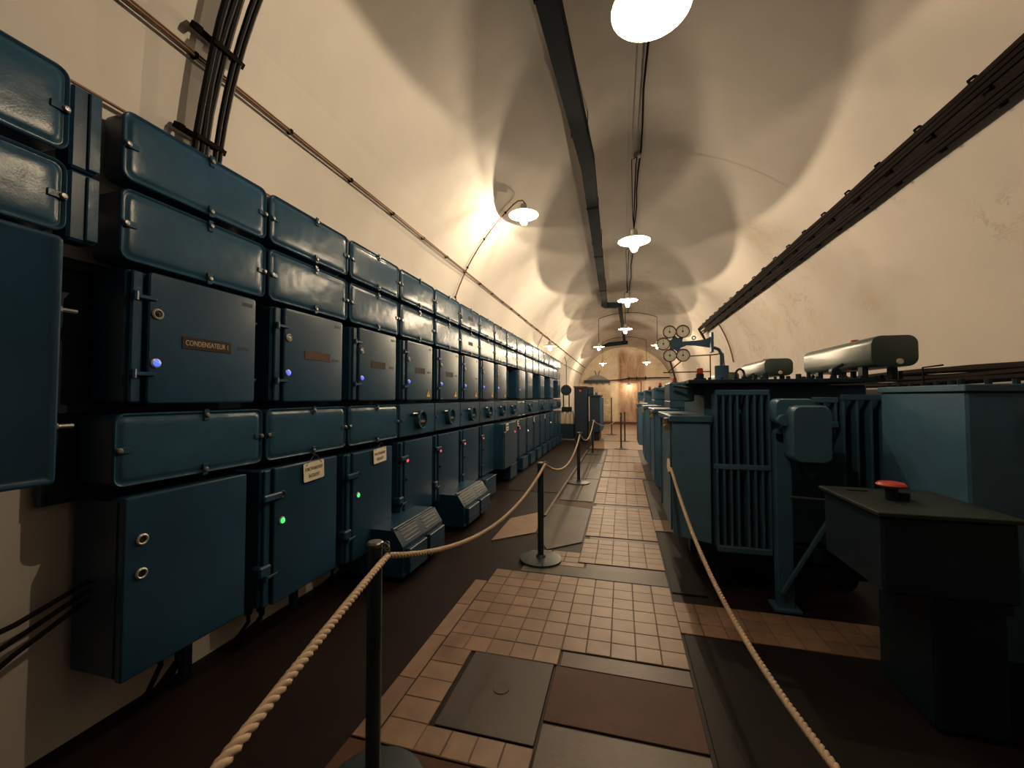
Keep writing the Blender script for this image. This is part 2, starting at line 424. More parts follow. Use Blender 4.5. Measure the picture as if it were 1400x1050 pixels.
def field(x0, x1, y0, y1, p=0.1475, skip=None):
    """tiles in whole rows and columns over a grout bed"""
    nx, ny = max(1, round((x1 - x0) / p)), max(1, round((y1 - y0) / p)); dx, dy = (x1 - x0) / nx, (y1 - y0) / ny
    MB().box(x0, x1, y0, y1, -.0105, -.0035).obj('grout_bed', GROUT, floor, smooth=0)
    for j in range(ny):
        for i in range(nx): tile(x0 + i * dx, x0 + (i + 1) * dx, y0 + j * dy, y0 + (j + 1) * dy)
XR = 0.375
HX0, HX1, HY0, HY1 = -0.905, -0.40, 1.885, 2.487
def hskip(x, y):
    if x > -0.40 and y < 2.49: return True
    if HX0 - .03 < x < HX1 + .03 and HY0 - .03 < y < HY1 + .03: return True
    return False
field(-1.14, -0.93, 1.73, 2.49)
field(-0.93, -0.40, 1.73, 1.88)
field(-1.14, -0.385, 2.49, 2.645)
field(-1.14, XR, 2.645, 3.715)
for i in range(4): tile(-1.255, -1.145, 1.73 + i * 0.43, 1.73 + (i + 1) * 0.43)
field(XR, 1.72, 3.04, 3.48)
field(-0.42, XR, 4.065, 4.745)
field(-0.70, -0.42, 4.04, 4.30)
field(-0.42, XR, 4.86, 6.19)
field(-0.42, XR, 6.345, 7.05)
field(-0.42, XR, 7.10, 8.40)
field(XR, 0.60, 5.24, 5.72)
for (a, b_) in ((8.49, 9.2), (9.26, 10.4), (10.5, 11.5), (11.6, 13.0)): field(-0.42, 0.45, a, b_, 0.16)
if stuff_tiles.v: tag(stuff_tiles.obj('tile_field', TILE, floor), kind='stuff')
# smooth strips between the fields, boards and plates
for (x0, x1, y0, y1) in ((-.375, XR, 2.49, 2.640), (-.345, XR, 3.945, 4.062), (-.37, XR, 4.75, 4.855), (-.385, XR, 6.195, 6.34), (-.395, XR, 7.052, 7.098), (-.375, .45, 8.405, 8.485), (-.39, .40, 9.205, 9.255), (-.3, .45, 10.41, 10.49), (-.3, .45, 11.51, 11.59)):
    tile(x0, x1, y0, y1, TILE_B, 'channel_strip', -0.006, 0.004)
tile(-0.395, XR, 2.05, 2.488, SLABM, 'channel_cover', -0.003, 0.004)
tile(-0.395, XR, 1.60, 2.045, TILE_B, 'channel_cover', -0.005, 0.004)
tile(-0.395, XR, 1.10, 1.595, SLABM, 'channel_cover', -0.003, 0.004)
tile(-1.26, -0.40, 1.05, 1.725, SLABM, 'channel_cover', -0.003, 0.004)
tile(-0.92, XR, 3.722, 3.94, STEELPL, 'floor_plate', 0.001, 0.003)
h = tile(HX0, HX1, HY0, HY1, HATCH, 'floor_hatch', 0.001, 0.004, 0.010)
MB().cyl((0, 0, 0), 0.045, 0.0, 0.004, n=16, bev=.001).obj('hatch_ring', STEELPL, h, (0, 0.02, 0.0))
def polyplate(pts, mat, name, z=0.0, h=0.008):
    return MB().prism(pts, 'z', z - h, z).obj(name, mat, floor, smooth=0)
polyplate([(-1.0, 4.815), (-1.425, 4.42), (-1.435, 5.28), (-1.12, 5.67), (-1.02, 5.2)], TILE, 'floor_slab', 0.0)
polyplate([(-0.92, 3.945), (-0.36, 3.945), (-0.36, 4.03), (-0.72, 4.03), (-0.72, 4.30), (-0.92, 4.25)], TILE, 'floor_slab', 0.0)
polyplate([(-0.775, 4.31), (-0.44, 4.63), (-0.44, 6.01), (-1.00, 6.19), (-1.00, 5.2), (-0.99, 4.82)], STEELPL, 'floor_plate', 0.0)
polyplate([(-1.00, 6.20), (-0.44, 6.02), (-0.44, 6.30), (-1.00, 6.42)], SLABM, 'floor_slab', -0.001)
for a, b_ in ((6.43, 8.2), (8.22, 10.2), (10.22, 12.6)):
    tile(-0.96, -0.70, a, b_, STEELPL, 'floor_plate', 0.0, .003); tile(-0.69, -0.44, a, b_, STEELPL, 'floor_plate', -0.001, .003)
MB().box(-1.035, -0.995, 5.5, 12.6, -.01, .012, .003).obj('channel_kerb', KERB, floor)
MB().box(-2.3, -1.05, 6.9, 6.915, -.012, -.004).obj('lino_joint', BLACK, floor)
for (x0, x1, y0, y1) in ((0.385, 0.66, 3.64, 5.2), (0.39, 1.6, 0.2, 3.03), (0.385, 0.62, 5.74, 8.3)):
    tile(x0, x1, y0, y1, PIT if x1 > .63 else STEELPL, 'floor_plate', -0.002, 0.002)
for a, b_ in ((13.1, 15.4), (15.5, 18.2), (18.3, 21.6), (21.7, 25.1)): tile(-1.0, 1.0, a, b_, TILE, 'floor_slab', -0.001, .01)

# ------------------------------------------------------------------ the lamps
def photometry(ld):
    """full output sideways, little straight down: shaped to darken what lies below"""
    ld.use_nodes = True; nt = ld.node_tree; em = nt.nodes['Emission']
    tc = N(nt, 'ShaderNodeTexCoord'); sp = N(nt, 'ShaderNodeSeparateXYZ'); nt.links.new(tc.outputs['Normal'], sp.inputs[0])
    a = N(nt, 'ShaderNodeMath', operation='MULTIPLY'); nt.links.new(sp.outputs[2], a.inputs[0]); nt.links.new(sp.outputs[2], a.inputs[1])
    b = N(nt, 'ShaderNodeMath', operation='SUBTRACT', use_clamp=True); b.inputs[0].default_value = 1.0; nt.links.new(a.outputs[0], b.inputs[1])
    c = N(nt, 'ShaderNodeMath', operation='MULTIPLY_ADD'); nt.links.new(b.outputs[0], c.inputs[0]); c.inputs[1].default_value = 0.8; c.inputs[2].default_value = 0.2
    nt.links.new(c.outputs[0], em.inputs['Strength'])
def lamp(x, y, rim, label, power=1.0, rod_top=None, sc=1.0, twin=True, group='pendant lamps under the vault'):
    t = thing('pendant_lamp', (x, y, rim), label, 'lamp', group)
    R = 0.19 * sc
    # shade: shallow enamel dish, white inside, grey outside
    MB().lathe([(0.035 * sc, .055 * sc), (0.07 * sc, .050 * sc), (R * .7, .026 * sc), (R, 0.0), (R + .002, .002), (R * .7, .031 * sc), (.07 * sc, .056 * sc), (.035 * sc, .061 * sc)], (0, 0, 0), n=32, closed=True).obj('lamp_shade', ENAMEL_IN, t)
    MB().lathe([(0.036 * sc, .14 * sc), (0.042 * sc, .12 * sc), (.042 * sc, .07 * sc), (.05 * sc, .058 * sc), (.035 * sc, .056 * sc)], (0, 0, 0), n=16).obj('lamp_holder', SHADE_OUT, t)
    MB().lathe([(.048 * sc, .045 * sc), (.052 * sc, 0), (.052 * sc, -.07 * sc), (.044 * sc, -.10 * sc), (.024 * sc, -.12 * sc), (.001, -.125 * sc)], (0, 0, 0), n=20, closed=True).obj('glass_globe', GLASS, t)
    MB().lathe([(.001, -.046 * sc), (.014 * sc, -.043 * sc), (.022 * sc, -.028 * sc), (.024 * sc, -.012 * sc), (.014 * sc, .012 * sc), (.014 * sc, .04 * sc), (.001, .045)], (0, 0, 0), n=14, closed=True).obj('bulb', BULB, t)
    cage = MB()
    for k in range(4):
        a = PI / 4 + k * PI / 2; c_, s_ = math.cos(a), math.sin(a)
        cage.tube([(r * c_ * sc, r * s_ * sc, z * sc) for r, z in ((.058, .04), (.059, -.07), (.048, -.11), (.02, -.134), (0, -.137))], .0016 * sc, 5)
    cage.lathe([(.060 * sc, -.03 * sc), (.063 * sc, -.03 * sc), (.063 * sc, -.027 * sc), (.060 * sc, -.027 * sc), (.060 * sc, -.03 * sc)], (0, 0, 0), n=20, closed=True)
    cage.obj('wire_guard', STEEL, t)
    if rod_top is not None:
        hh = rod_top - rim
        if twin:
            MB().tube([(0, 0, .13), (.0, 0, hh * .3), (.03, 0, hh * .9), (.045, 0, hh)], .007, 6).obj('hanging_rod', CABLE, t)
            MB().tube([(0, 0, .13), (-.015, 0, hh * .3), (-.02, 0, hh * .9), (-.02, 0, hh * .96), (.04, 0, hh * .985)], .005, 6).obj('lamp_cable', CABLE, t)
        else:
            MB().tube([(0, 0, .13), (0, 0, hh)], .008, 6).obj('hanging_rod', CABLE, t)
    ld = bpy.data.lights.new('lamp_light', 'POINT'); ld.energy = LAMP_W * power; ld.color = LAMP_COL; ld.shadow_soft_size = 0.006
    photometry(ld)
    lo = bpy.data.objects.new('lamp_light', ld); COL.objects.link(lo); lo.parent = t; lo.location = (0, 0, -.058 * sc)
    return t
lamp(.154, 2.055, 3.50, 'nearest and largest pendant lamp, cut by the top edge of the picture', 0.56, 4.56)
lamp(.162, 5.157, 3.50, 'pendant lamp with pale dish shade on twin rods, second along the vault', 0.88, 4.56)
lamp(.127, 8.324, 3.50, 'glaring pendant lamp, third along the vault, beside the duct bend', 1.45, 4.56)
lamp(.115, 11.82, 3.50, 'bright pendant lamp, fourth along the vault beyond the duct bend', 1.0, 4.56)
def crown(x, R=RV - .03): return ZC + math.sqrt(max(0, R * R - (x - XC) ** 2))
for (yy, xl, xr, zz, la, lb) in ((14.8, -.77, 1.19, 3.38, 'left lamp of the nearer arched conduit pair', 'right lamp of the nearer arched conduit pair'),
                                 (20.8, -.90, 1.17, 3.28, 'left lamp of the farther arched conduit pair', 'right lamp of the farther arched conduit pair')):
    for (xx, lb_) in ((xl, la), (xr, lb)): lamp(xx, yy, zz, lb_, 0.9, crown(xx) - .02, twin=False, group='far lamps on arched conduits')
    t = thing('arched_conduit', (0, yy, 0), ('thin arched conduit over the nearer far lamp pair' if yy < 16 else 'thin arched conduit over the farthest lamp pair'), 'conduit')
    MB().tube([(xl + (xr - xl) * k / 16, 0, crown(xl + (xr - xl) * k / 16) - .012) for k in range(17)], .010, 6).obj('conduit', CABLE, t)
lamp(.42, 24.75, 2.30, 'low yellowish lamp before the end wall', 0.22, 2.66, twin=False, group='far lamps on arched conduits')
# wall bracket lamps on the left
def bracket_lamp(pts, x, y, z, label, clabel, power, base):
    lamp(x, y, z, label, power, None, group='bracket lamps on the left wall')
    t = thing('bracket_conduit', base, clabel, 'conduit', 'lamp conduits on the left wall')
    o = Vector(base)
    MB().tube([Vector(p) - o for p in pts], .009, 7).obj('conduit', COPPER, t)
    c = MB()
    for k in range(2, len(pts) - 8, 3): p = Vector(pts[k]) - o; c.cyl(tuple(p), .016, -.012, .012, 'z', 8)
    c.obj('clip', CABLE, t)
def bpath(Y0, X1, hook):
    pts = [(-2.15, Y0 + .12, 2.70), (-2.24, Y0 + .12, 2.95)]
    for k in range(11):
        ph = PI - math.radians(24.5 + 31 * k / 10); x, z = arc_pt(ph, RV - .03); pts.append((x, Y0 + .1 - .26 * k / 10, z))
    x, z = pts[-1][0], pts[-1][2]; yy = Y0 - .17
    for dx, dz in hook: pts.append((x + dx, yy, z + dz))
    return pts
hook = [(.06, .03), (.12, .03), (.16, -.02), (.155, -.10), (.11, -.16), (.10, -.19), (.14, -.20), (.17, -.17), (.175, -.19)]
bp = bpath(5.22, 0, hook)
bracket_lamp(bp, -1.198, 5.05, 3.935, 'bracket lamp on the left side of the vault, on a curved conduit', 'thin curved conduit rising from the cable boxes to the bracket lamp', 0.42, (-2.15, 5.34, 2.66))
bracket_lamp([(-2.2, 11.2, 2.6), (-2.28, 11.2, 2.95), (-2.1, 11.1, 3.3), (-1.95, 11.05, 3.25), (-1.88, 11.0, 3.15)], -1.88, 11.0, 2.98, 'small lamp just above the far top boxes on the left', 'short far conduit above the boxes with a small lamp', 0.10, (-2.2, 11.2, 2.6))

# crown cable
t = thing('crown_cable', (.24, 0, 0), 'thin cable running along the crown of the vault between the lamps', 'cable')
MB().tube([(.012 * math.sin(k * 1.7), -2.9 + k * .5, 4.585 + .004 * math.sin(k * 2.3)) for k in range(37)], .011, 6).obj('cable', CABLE, t)
for yy in (5.16, 8.32, 11.82): MB().cyl((-.03, yy, 4.57), .045, -.03, .02, n=12, bev=.005).obj('junction_box', SHADE_OUT, t)

# ------------------------------------------------------------------ ventilation duct under the vault
t = thing('ventilation_duct', (-.45, 0, 4.3), 'square grey-blue duct running lengthwise under the vault', 'duct')
def duct(path, w=.155, hh=.15):
    b = MB(); P = [Vector(p) for p in path]; v = []; f = []
    for i, p in enumerate(P):
        d = (P[min(i + 1, len(P) - 1)] - P[max(i - 1, 0)]); d.z = 0; d.normalize(); s_ = Vector((d.y, -d.x, 0)) * (w / 2)
        for q in (p - s_, p + s_, p + s_ + Vector((0, 0, hh)), p - s_ + Vector((0, 0, hh))): v.append(q)
    for i in range(len(P) - 1):
        for k in range(4):
            j = (k + 1) % 4; f.append((i * 4 + k, i * 4 + j, (i + 1) * 4 + j, (i + 1) * 4 + k))
    f.append((0, 1, 2, 3)); n = (len(P) - 1) * 4; f.append((n, n + 1, n + 2, n + 3))
    return b.add(v, f)
duct([(-.12, -2.8, 0), (-.025, 2.66, 0), (.085, 4.82, 0), (.04, 8.0, 0)]).obj('duct_run', DUCT, t, smooth=0)
duct([(.04, 8.01, 0), (.0, 11.0, 0), (-.02, 12.4, 0)]).obj('duct_run', DUCT, t, smooth=0)
duct([(-.04, 12.36, 0), (.02, 12.62, 0), (.35, 12.72, 0)], .16, .15).obj('duct_elbow', DUCT, t, smooth=0)
duct([(.42, 12.7, 0.02), (.50, 16, 0.02), (.62, 21.6, 0.02)], .12, .12).obj('duct_run', DUCT, t, smooth=0)
duct([(.72, 21.6, 0), (-.6, 22.4, -.02)], .22, .18).obj('duct_run', DUCT, t, smooth=0)
fl = MB()
for yy, xx in ((2.66, -.025), (5.9, .07), (8.0, .04), (10.6, 0.01)): fl.box(xx - .085, xx + .085, yy - .012, yy + .012, -.008, .158)
fl.obj('flange', DUCT, t, smooth=0)
hg = MB()
for yy, xx in ((1.2, -.05), (4.2, .05), (7.3, .05), (10.4, .01)): hg.box(xx + .08, xx + .087, yy - .012, yy + .012, 0, .30); hg.box(xx - .087, xx - .08, yy - .012, yy + .012, 0, .27)
hg.obj('hanger', CABLE, t, smooth=0)

# ------------------------------------------------------------------ cables on the vault
def on_vault(x, y, off=.03):
    """angle of the wall for X on the left haunch"""
    return (x, y, ZC + math.sqrt((RV - off) ** 2 - (x - XC) ** 2))
def arc_path(z_lo, y_of_z, off, n=26, phi_end=90):
    ph0 = PI - math.asin((z_lo - ZC) / (RV - off)); ph1 = math.radians(phi_end); pts = []
    for k in range(n + 1):
        ph = ph0 + (ph1 - ph0) * k / n; x, z = arc_pt(ph, RV - off); pts.append((x, y_of_z(z), z))
    return pts
t = thing('riser_cables', (-2.3, 1.8, 2.6), 'thick dark cable bundles climbing the left vault in clamps', 'cable')
O = Vector((-2.3, 1.8, 2.6))
def ybund(z): return 1.672 - .233 * (z - 2.99)
def yright(z): return 1.764 - .232 * (z - 2.99)
for dy in (-.028, 0.0, .026):
    MB().tube([Vector(p) - O for p in arc_path(2.5, lambda z, d=dy: ybund(z) + d + .004 * math.sin(z * 9 + d * 90), .09)], .017, 8).obj('cable', BLACK, t)
for dy in (-.012, .014):
    MB().tube([Vector(p) - O for p in arc_path(2.5, lambda z, d=dy: yright(z) + d, .09)], .013, 8).obj('cable', BLACK, t)
for z in (2.66, 3.03, 3.43, 3.83, 4.18):
    x = XC - math.sqrt((RV - .02) ** 2 - (z - ZC) ** 2)
    y0, y1 = ybund(z) - .10, yright(z) + .07
    ang = math.atan2(z - ZC, XC - x)
    b = MB().box(0, .012, y0 - 1.8, y1 - 1.8, -.016, .016, .002)
    b.box(0, .05, y0 - 1.8, y0 - 1.8 + .03, -.016, .016, .002); b.box(0, .05, y1 - 1.8 - .03, y1 - 1.8, -.016, .016, .002); b.box(.085, .10, y0 - 1.8 + .06, y1 - 1.8 - .05, -.012, .012, .002)
    o = b.obj('clamp', CABLE, t); o.location = Vector((x, 1.8, z)) - O; o.rotation_euler = (0, ang, 0)

def wall_line(name, label, zline, off, r, y0, y1, mat, clip=.8, two=False):
    x = XC - math.sqrt((RV - off) ** 2 - (zline - ZC) ** 2)
    t = thing(name, (x, y0, zline), label, 'cable')
    for dz in ((-.008, .008) if two else (0,)):
        MB().tube([(.002 * math.sin(k), .5 * k, dz + .003 * math.sin(k * 1.3)) for k in range(int((y1 - y0) / .5) + 1)], r, 6).obj('cable', mat, t)
    cm = MB().box(-.03, .009, -.010, .010, -.014, .014, .002).mesh('clip', CABLE)
    k = 0
    while y0 + k * clip < y1: link('clip', cm, t, (0, k * clip, 0)); k += 1
wall_line('wall_cable', 'thin twin brown cable in clips along the left haunch above the boxes', 3.335, .03, .006, .3, 24.8, COPPER, .62, True)
wall_line('wall_cable', 'brown cable along the left wall just over the top boxes', 2.955, .03, .008, .3, 24.8, COPPER, .8)
# right haunch tray
def tray():
    t = thing('cable_tray', (2.2, 2.0, 3.4), 'two dark cable bands on hooks along the right haunch of the vault', 'cable tray')
    O = Vector((2.2, 2.0, 3.4))
    def P(s, y, off):
        ph = math.atan2(3.57 - ZC, 2.30 - XC) + s / (RV - off); x, z = arc_pt(ph, RV - off); return Vector((x, y, z)) - O
    ys = [1.6 + .44 * k for k in range(26)]
    for band in (-1, 1):
        for s_ in (-.030, 0.0, .030):
            jit = [.004 * math.sin(i * 1.9 + s_ * 70 + band) for i in range(len(ys))]
            pts = [P(band * .066 + s_ + jit[i], y, .07) for i, y in enumerate(ys)]
            if band == 1 or s_ != 0: pts += [P(band * .057 + s_, 12.75, .12), P(band * .057 + s_ - .15, 12.9, .12), P(band * .057 + s_ - .35, 13.1, .1)]
            MB().tube(pts, .0205, 7).obj('cable', CABLE, t)
    y = 1.73; k = 0
    while y < 12.6:
        a = P(.128, y, .03); b = P(-.126, y, .03); a1 = P(.128, y, .075); b1 = P(-.126, y, .075); c0 = P(0, y, .095); d0 = P(0, y, .02)
        h_ = MB(); h_.tube([a, a1, a1 + (c0 - a1) * .12], .010, 5); h_.tube([b, b1, b1 + (c0 - b1) * .12], .010, 5); h_.tube([a, d0, b], .010, 5); h_.tube([d0, c0], .010, 5)
        h_.obj('hook', CABLE, t); y += .5; k += 1
tray()
t = thing('wall_drop_cable', (2.2, 11.2, 3.6), 'thin cable curving down the right wall from the tray end', 'cable')
MB().tube([Vector((*[arc_pt(math.radians(a), RV - .03)[0]], 11.13 + (40 - a) * .018, arc_pt(math.radians(a), RV - .03)[1])) - Vector((2.2, 11.2, 3.6)) for a in (41, 37, 33, 29, 25, 21, 17, 13)], .016, 6).obj('cable', RUSTY, t)
t = thing('low_wall_cables', (2.60, 2.0, 1.75), 'thick dark cable bundle on the right wall behind the dark tank', 'cable')
for k in range(6):
    MB().tube([(.0 + .05 * (k % 2) + .01 * math.sin(i * 1.7 + k), -1.5 + .5 * i, -.02 + .045 * (k // 2) + .010 * math.sin(i * 1.2 + k)) for i in range(13)], .027, 7).obj('cable', CABLE, t)
for k in range(4): MB().tube([(.10, k - .6, -.05), (-.04, k - .6, -.055), (-.045, k - .6, .11), (.10, k - .6, .13)], .008, 5).obj('bracket', CABLE, t)

# ------------------------------------------------------------------ left switchboard
XF = -2.18; PY = 0.8015; Y0 = 1.285
def colY(k): return Y0 + PY * k
def mk_latch():
    return MB().box(0, .008, -.030, .030, -.014, .014, .002).mesh('latch', GLOSS), MB().lathe([(.012, 0), (.013, .006), (.009, .010), (.001, .011)], (0, 0, 0), 'x', 10).mesh('screw', STEEL)
LATCH, SCREW = mk_latch()
def domed(t, w, hgt, depth, far=False, mat=GLOSS, latches=True):
    """box with a domed cover; local origin lower near corner, front plane x=0"""
    MB().rloops(.006, w - .006, .006, hgt - .006, .035, [(0, -depth), (0, 0)], 'x').obj('housing', SATIN, t)
    seg = 3 if far else 5
    MB().rloops(0, w, 0, hgt, .045, [(.002, 0), (0, .004), (.001, .012), (.006, .016), (.012, .012), (.016, .006), (.024, .006), (.032, .0125), (.041, .0146), (.053, .0160), (.070, .0169), (.095, .0173)], 'x', seg=seg).obj('cover', mat, t, smooth=50)
    if latches:
        for (yy, zz, rot) in ((.034, hgt * .5, 0), (w - .034, hgt * .5, 0), (w * .53, hgt - .022, 1), (w * .53, .022, 1)):
            l = link('latch', LATCH, t, (.016, yy, zz)); 
            if rot: l.rotation_euler = (PI / 2, 0, 0)
            if not far: s_ = link('screw', SCREW, l, (.007, (.016 if yy > w / 2 else -.016) if not rot else 0, 0))
protoA = {}
def place_domed(k, z0, z1, rowname, proto, depth, far, lab, grp, w=PY - .022):
    kk = (round(z1 - z0, 3), far, depth)
    if kk not in protoA:
        t = thing('cable_box', (XF, colY(k) + .011, z0), lab, 'cable box', grp); domed(t, w, z1 - z0, depth, far); protoA[kk] = t
    else:
        t = dup(protoA[kk]); t.location = (XF, colY(k) + .011, z0); tag(t, lab, 'cable box', grp)
    return t
def nameplate(t, x, y, z, w, hh, txt=None, mat=PLATE, lettermat=LETTER, size=None):
    p = MB().box(0, .004, -w / 2, w / 2, -hh / 2, hh / 2, .0015).obj('nameplate', mat, t, (x, y, z))
    if txt: link('lettering', text_mesh(txt, size or hh * .62, lettermat, .0005, w * .86), p, (.0046, 0, 0))
    return p
def place_lab(k):
    return ordn(k) + ' from the near end'
bare = []
for k in range(17):
    far = k >= 8
    extra = 'with dark nameplate, ' if k == 5 else ('with hard highlight, ' if 0 else '')
    a = place_domed(k, 2.592, 2.915, 'A', None, .11, far, f'glossy domed box in the top row, {extra}{place_lab(k)}', 'domed boxes of the top row')
    b = place_domed(k, 2.222, 2.556, 'B', None, .17, far, f'glossy domed box in the second row, {extra}{place_lab(k)}', 'domed boxes of the second row')
    if k == 5: bare += [a, b]
for o in bare: nameplate(o, .0173, .40, .17, .17, .05, None)

# backing frame
t = thing('switchboard_frame', (-2.475, 1.2, 0), 'dark steel frame standing on the floor behind the left switchboard', 'frame')
MB().box(.0, .03, 0, 13.75, 1.12, 2.24).obj('back_panel', DARKB, t, smooth=0)
for z in (1.16, 1.545, 2.20): MB().box(.03, .06, 0.02, 13.7, z - .02, z + .02, .003).obj('rail', DARKB, t)
for k in range(17): MB().box(.03, .07, .60 + .8015 * k, .655 + .8015 * k, 0, 1.15, .003).obj('leg', DARKB, t)

# middle row of doors
RING = MB().lathe([(.024, 0), (.026, .008), (.020, .013), (.016, .010), (.016, .004)], (0, 0, 0), 'x', 16).mesh('indicator_ring', RINGM)
def led(parent, y, z, mat, r=.016, x=0.0, name='signal_light'):
    o = MB().lathe([(r * 1.35, 0), (r * 1.35, .006), (r, .010)], (0, 0, 0), 'x', 16).obj('signal_light', RINGM, parent, (x, y, z))
    MB().lathe([(r, .006), (r * .9, .014), (r * .5, .018), (.0005, .019)], (0, 0, 0), 'x', 14, closed=True).obj('lens', mat, o)
    return o
HINGE = MB().box(0, .014, -.055, .045, -.009, .009, .003).cyl((.008, -.045, 0), .012, -.02, .02, 'z', 8).mesh('hinge', SATIN)
GLAND = MB().cyl((0, 0, 0), .018, 0, .05, 'y', 10, .003).cyl((0, 0, 0), .010, .04, .10, 'y', 8).mesh('cable_gland', STEEL)
def cab_door(t, w, hgt, depth, far, rounded=.02):
    MB().box(-depth, 0, 0, w, 0, hgt, .012).obj('housing', SATIN, t)
    d = MB().rloops(.075, w + .004, -.004, hgt + .004, rounded, [(0, .002), (0, .026), (.006, .032), (.012, .033)], 'x', seg=3).obj('door', SATIN, t)
    MB().box(.0, .020, .012, .058, .004, hgt - .004, .006).obj('hinge_post', SATIN, t)
    for zz in (hgt * .22, hgt * .80):
        link('hinge', HINGE, t, (.030, .06, zz))
        if not far: link('cable_gland', GLAND, t, (-.07, w, zz))
    return d
def warn(d, y, z, s=.10, x=.034):
    hh = s * .87
    p = MB().prism([(y - s / 2, z), (y + s / 2, z), (y, z + hh)], 'x', x, x + .0016).obj('warning_sign', YELLOW, d, smooth=0)
    b = MB()
    zz = z + hh * .12; b.prism([(y + .002 * 1, zz), (y + .012, zz + .028), (y + .003, zz + .027), (y + .007, zz + .05), (y - .009, zz + .020), (y, zz + .021)], 'x', x + .0016, x + .0024)
    for (p0, p1) in (((y - s / 2, z), (y + s / 2, z)), ((y + s / 2, z), (y, z + hh)), ((y, z + hh), (y - s / 2, z))):
        c = (y, z + hh / 3); q = lambda a, f: (c[0] + (a[0] - c[0]) * f, c[1] + (a[1] - c[1]) * f)
        b.prism([q(p0, .98), q(p1, .98), q(p1, .86), q(p0, .86)], 'x', x + .0016, x + .0024)
    b.obj('bolt_symbol', INK, p, smooth=0)
recess = {8, 11, 13, 15}
for k in range(17):
    if k in recess:
        t = thing('recessed_cabinet', (XF - .16, colY(k) + .03, 1.575), f'dark set-back cabinet in the door row, {place_lab(k)}', 'cabinet', 'set-back cabinets of the door row')
        MB().box(-.06, 0, 0, PY - .06, 0, .62, .01).obj('housing', DARKB, t); MB().box(0, .012, .03, PY - .09, .03, .59, .004).obj('door', DARKB, t)
        continue
    far = k >= 8
    bits = {0: 'cabinet door marked CONDENSATEUR 1 with lit blue lamp', 1: 'blue-lamp cabinet door with reddish nameplate', 2: 'blue-lamp cabinet door with small brown nameplate'}
    desc = bits.get(k) or ('blue-lamp cabinet door with yellow warning triangle' if 3 <= k <= 7 else ('plain cabinet door with blue lamp' if k == 9 else 'plain far cabinet door'))
    t = thing('cabinet', (XF, colY(k) + .05, 1.572), f'{desc}, {place_lab(k)}', 'cabinet', 'cabinets of the door row')
    w = .655; d = cab_door(t, w, .618, .22, far)
    yc = colY(k) + .05
    if k <= 10:
        link('indicator_ring', RING, d, (.032, .110, .425))
        MB().lathe([(.016, .004), (.012, .010), (.0005, .014)], (0, 0, 0), 'x', 12, closed=True).obj('indicator_glass', BLACK if k == 0 else RINGM, d, (.032, .110, .425))
    if k <= 7 or k == 9: led(d, .108, .19, BLUEL, .017, .032)
    if k == 0: nameplate(d, .032, .362, .305, .27, .062, 'CONDENSATEUR 1')
    elif k == 1: nameplate(d, .032, .385, .325, .26, .062, None, flat('nameplate_reddish', (.065, .030, .021), .6, 0, .15))
    elif k <= 4: nameplate(d, .032, .36, .32, .22, .062, None)
    if k <= 5:
        MB().box(0, .0015, -.035, .035, -.010, .010).obj('small_label', DARKB, d, (.033, .575, .310), smooth=0)
        MB().box(0, .0015, -.035, .03, -.010, .010).obj('small_label', DARKB, d, (.033, .60, .575), smooth=0)
    if 3 <= k <= 7: warn(d, .56, .03)

# third row: framed boxes and rotary boxes
for k in range(17):
    far = k >= 8
    if k < 3 or (k >= 9 and k % 2 == 1):
        place_domed(k, 1.193, 1.527, 'D', None, .22, far, f'framed box in the third row under the doors, {place_lab(k)}', 'boxes of the third row')
    else:
        t = thing('rotary_box', (XF, colY(k) + .004, 1.19), f'box with round rotary ring in the third row, {place_lab(k)}', 'cable box', 'boxes of the third row')
        MB().box(-.22, .022, 0, PY - .008, 0, .338, .010).obj('housing', SATIN, t)
        r = MB().lathe([(.102, .02), (.106, .07), (.098, .082), (.084, .080), (.080, .045), (.001, .045)], (0, .40, .165), 'x', 20, closed=True).obj('rotary_ring', GLOSS, t)
        MB().box(.045, .075, .345, .455, .128, .158, .006).obj('handle', RUSTY, r)
        MB().cyl((0, 0, 0), .012, .0, .10, 'y', 8).obj('spindle', STEEL, t, (.045, .22, .235))
        link('latch', LATCH, t, (.022, .06, .17))

# lower doors
def hang_sign(y, z, px, w=.20, hh=.13, label='', lines=('FONCTIONNEMENT', 'INTERDIT'), small=False):
    t = thing('hanging_sign', (px, y, z), label, 'sign', 'prohibition signs hung on the lower doors')
    MB().rloops(-w / 2, w / 2, -hh / 2, hh / 2, .012, [(0, 0), (0, .004)], 'x').obj('plate', SIGNW, t)
    link('lettering', text_mesh(lines[0], .036, INK, .0005, w * .86), t, (.0047, 0, hh * .14))
    link('lettering', text_mesh(lines[1], .036, INK, .0005, w * .52), t, (.0047, 0, -hh * .24))
    for s_ in (-1, 1): MB().cyl((0, 0, 0), .005, .003, .0055, 'x', 8).obj('eyelet', INK, t, (0, s_ * w * .36, hh * .40))
    MB().tube([(.004, -w * .36, hh * .40), (.014, -.02, hh * .5 + .04), (.014, .0, hh * .5 + .05), (.014, .02, hh * .5 + .04), (.004, w * .36, hh * .40)], .0015, 5).obj('wire', STEEL, t)
    t.rotation_euler = (math.radians(3), 0, 0)
EL = {1: GREENL, 2: GREENL, 3: REDL, 4: REDL, 5: REDL, 6: REDL, 7: REDL, 8: WHITEL, 9: REDL, 10: WHITEL, 14: WHITEL}
EN = {1: 'green', 2: 'green', 3: 'red', 4: 'red', 5: 'red', 6: 'red', 7: 'red', 8: 'white', 9: 'red', 10: 'white', 14: 'white'}
